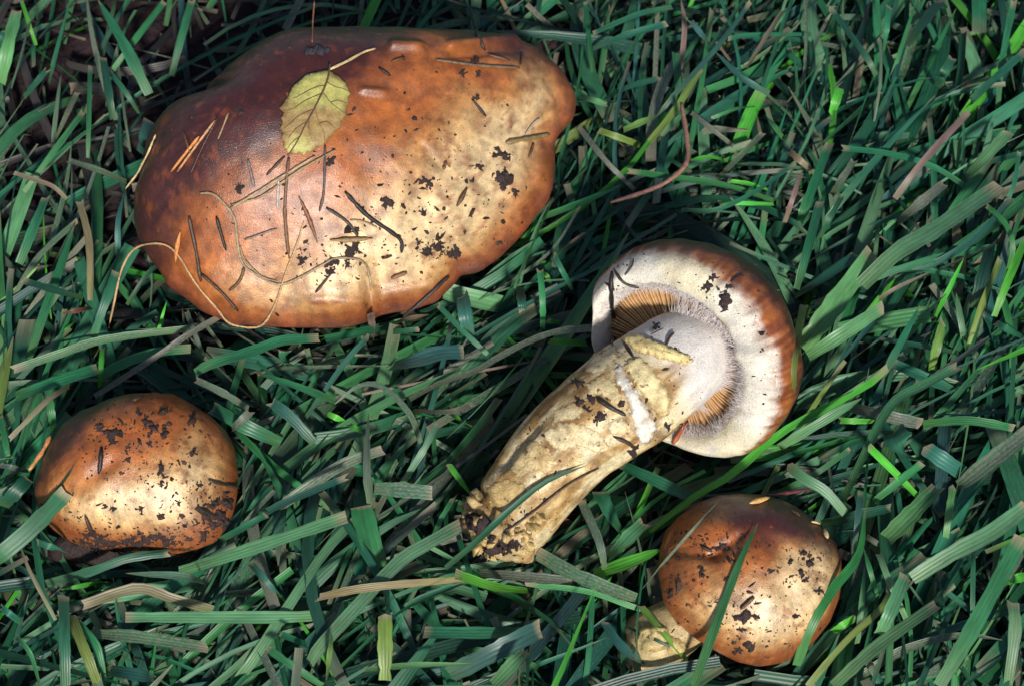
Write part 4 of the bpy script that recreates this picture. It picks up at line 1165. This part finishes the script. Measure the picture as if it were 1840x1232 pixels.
# flakes of veil and skin on the stem
def flakecol(base):
    base = np.array(base)
    def f(V, va, dm):
        n = fbm(V * 260 + 4, 4); c = mix(np.tile(base, (len(V), 1)), np.array([.40, .26, .10]), smooth(.52, .7, n) * .6)
        return mix(c, np.array([.22, .12, .04]), smooth(3, 0, dm) * (.75 if base[2] < .6 else .25))
    return f
for base, th_, ps in (
    ((.64, .60, .52), .0012, '1106,652 1120,660 1133,686 1150,712 1172,742 1180,770 1165,792 1150,795 1142,780 1136,748 1124,712 1104,678'),
    ((.66, .54, .28), .0012, '1150,640 1170,660 1192,690 1205,715 1200,745 1180,748 1160,715 1140,690 1122,660 1130,645'),
    ((.62, .50, .22), .0020, '1128,603 1150,601 1178,612 1205,622 1232,634 1244,648 1232,656 1205,650 1180,642 1150,634 1128,622 1116,612'),
    ((.60, .51, .31), .0009, '1062,640 1085,628 1105,622 1112,640 1100,655 1085,668 1066,672 1050,668'),
    ((.58, .47, .25), .0008, '1052,690 1085,672 1105,690 1118,715 1100,722 1078,708 1060,712'),
    ((.60, .49, .28), .0008, '985,770 1010,758 1040,762 1075,775 1095,800 1072,815 1040,800 1012,812 990,800 975,785'),
    ((.54, .41, .20), .0008, '930,800 955,790 985,805 1000,830 985,850 955,845 935,860 915,845 918,820'),
    ((.56, .46, .26), .0008, '1000,735 1030,722 1050,735 1040,752 1012,756 990,762'),
    ((.48, .34, .14), .0009, '880,870 910,860 940,870 950,895 930,915 905,905 885,915 872,895'),
    ((.62, .53, .32), .0008, '1090,760 1120,752 1135,770 1120,785 1098,780'),
    ):
    patch('flake', pts(ps), th_ * (.6 if th_ > .00115 else .22), M_STEM, flakecol(base), parent=over, step=3.2, rag=3.4, rough=.3, seed=sd); sd += 1
# knobbly crust at the foot of the stem
kr = np.random.default_rng(44)
for (x, y) in ((852, 905), (848, 922), (862, 938), (872, 968), (885, 975), (862, 985), (880, 996), (905, 985), (925, 980), (945, 965), (930, 955), (955, 945), (912, 962), (965, 930), (856, 893), (948, 980)):
    sd += 1; patch('crust', blob(x, y, 11, 9, sd, .25), .0022, M_STEM, flakecol((.44, .32, .13)), parent=over, step=2.6, rag=2, rough=.8, seed=sd)
# scraps of veil at the foot of the small lumpy mushroom
for ps in ('1150,1128 1172,1118 1192,1122 1205,1140 1198,1162 1176,1172 1152,1166 1142,1148', '1196,1140 1222,1148 1236,1162 1222,1176 1200,1172'):
    sd += 1; patch('flake', pts(ps), .0012, M_STEM, flakecol((.46, .36, .15)), parent=right, step=4, rag=3, rough=.6, seed=sd)

# ------------------------------------------------------------------ the yellow leaf
def lp(s): q = pts(s); return np.stack([200 + q[:, 0] * .276, q[:, 1] * .276], -1)
LEAF = lp('1410,472 1370,475 1320,485 1270,500 1225,540 1180,580 1150,640 1120,680 1095,715 1122,740 1100,775 1112,800 1098,840 1118,870 1106,905 1125,930 1120,965 1145,975 1145,1003 1175,992 1200,1005 1225,995 1255,1022 1275,992 1300,998 1335,965 1380,955 1400,920 1440,885 1455,862 1490,842 1500,800 1525,765 1522,720 1545,680 1536,640 1552,620 1530,560 1490,520 1440,488')
def leafcol(V, va, dm):
    n = fbm(V * 130 + 60, 4); c = mix(np.tile([.36, .34, .10], (len(V), 1)), np.array([.25, .165, .06]), smooth(.38, .56, n))
    c = mix(c, np.array([.33, .40, .11]), smooth(150, 128, va[:, 1] + .25 * (va[:, 0] - 560)) * .8)
    e = mix(c, np.array([.20, .10, .03]), smooth(3.5, .5, dm) * .7)
    return e
leaf = empty('leaf', surf(565, 205)[0]); tag(leaf, 'yellow-green toothed leaf with brown veins lying on the largest cap', 'leaf')
def lift_fn(): return .0016
patch('leaf_blade', LEAF, .0006, M_LEAF, leafcol, parent=leaf, step=4, rag=.6, lift=.0007, rough=.5, solid=.0003, edge0=.0003, dens=True)
def vein(ps, w_, name, col):
    c2 = catmull(lp(ps), 14); cl = []
    for a, b in c2:
        h = surf(a, b); cl.append(h[0] + h[1] * .0021)
    cl = np.array(cl); f = np.linspace(0, 1, 14); rad = .5 * w_ * pxm(cl[0]) * np.interp(f, [0, 1], [1, .45])
    V = loft(cl, rad, 5); mesh_obj(name, V, gridfaces(5, 14), M_DRY, leaf, np.array(col))
vein('1418,455 1405,540 1340,690 1260,840 1190,960 1150,1030', 3.6, 'midrib', (.10, .055, .03))
for ps in ('1395,575 1310,600 1220,650 1180,665', '1370,630 1270,670 1190,720 1130,740', '1320,730 1230,760 1160,820 1120,850', '1275,810 1200,850 1150,910', '1225,900 1170,940 1150,975',
           '1398,560 1460,590 1500,600 1530,620', '1375,625 1430,690 1480,730 1515,760', '1325,725 1345,800 1380,880 1385,940', '1290,790 1290,860 1310,930', '1425,680 1470,670 1520,690', '1350,820 1400,810 1450,850'):
    vein(ps, 1.3, 'vein', (.16, .09, .035))
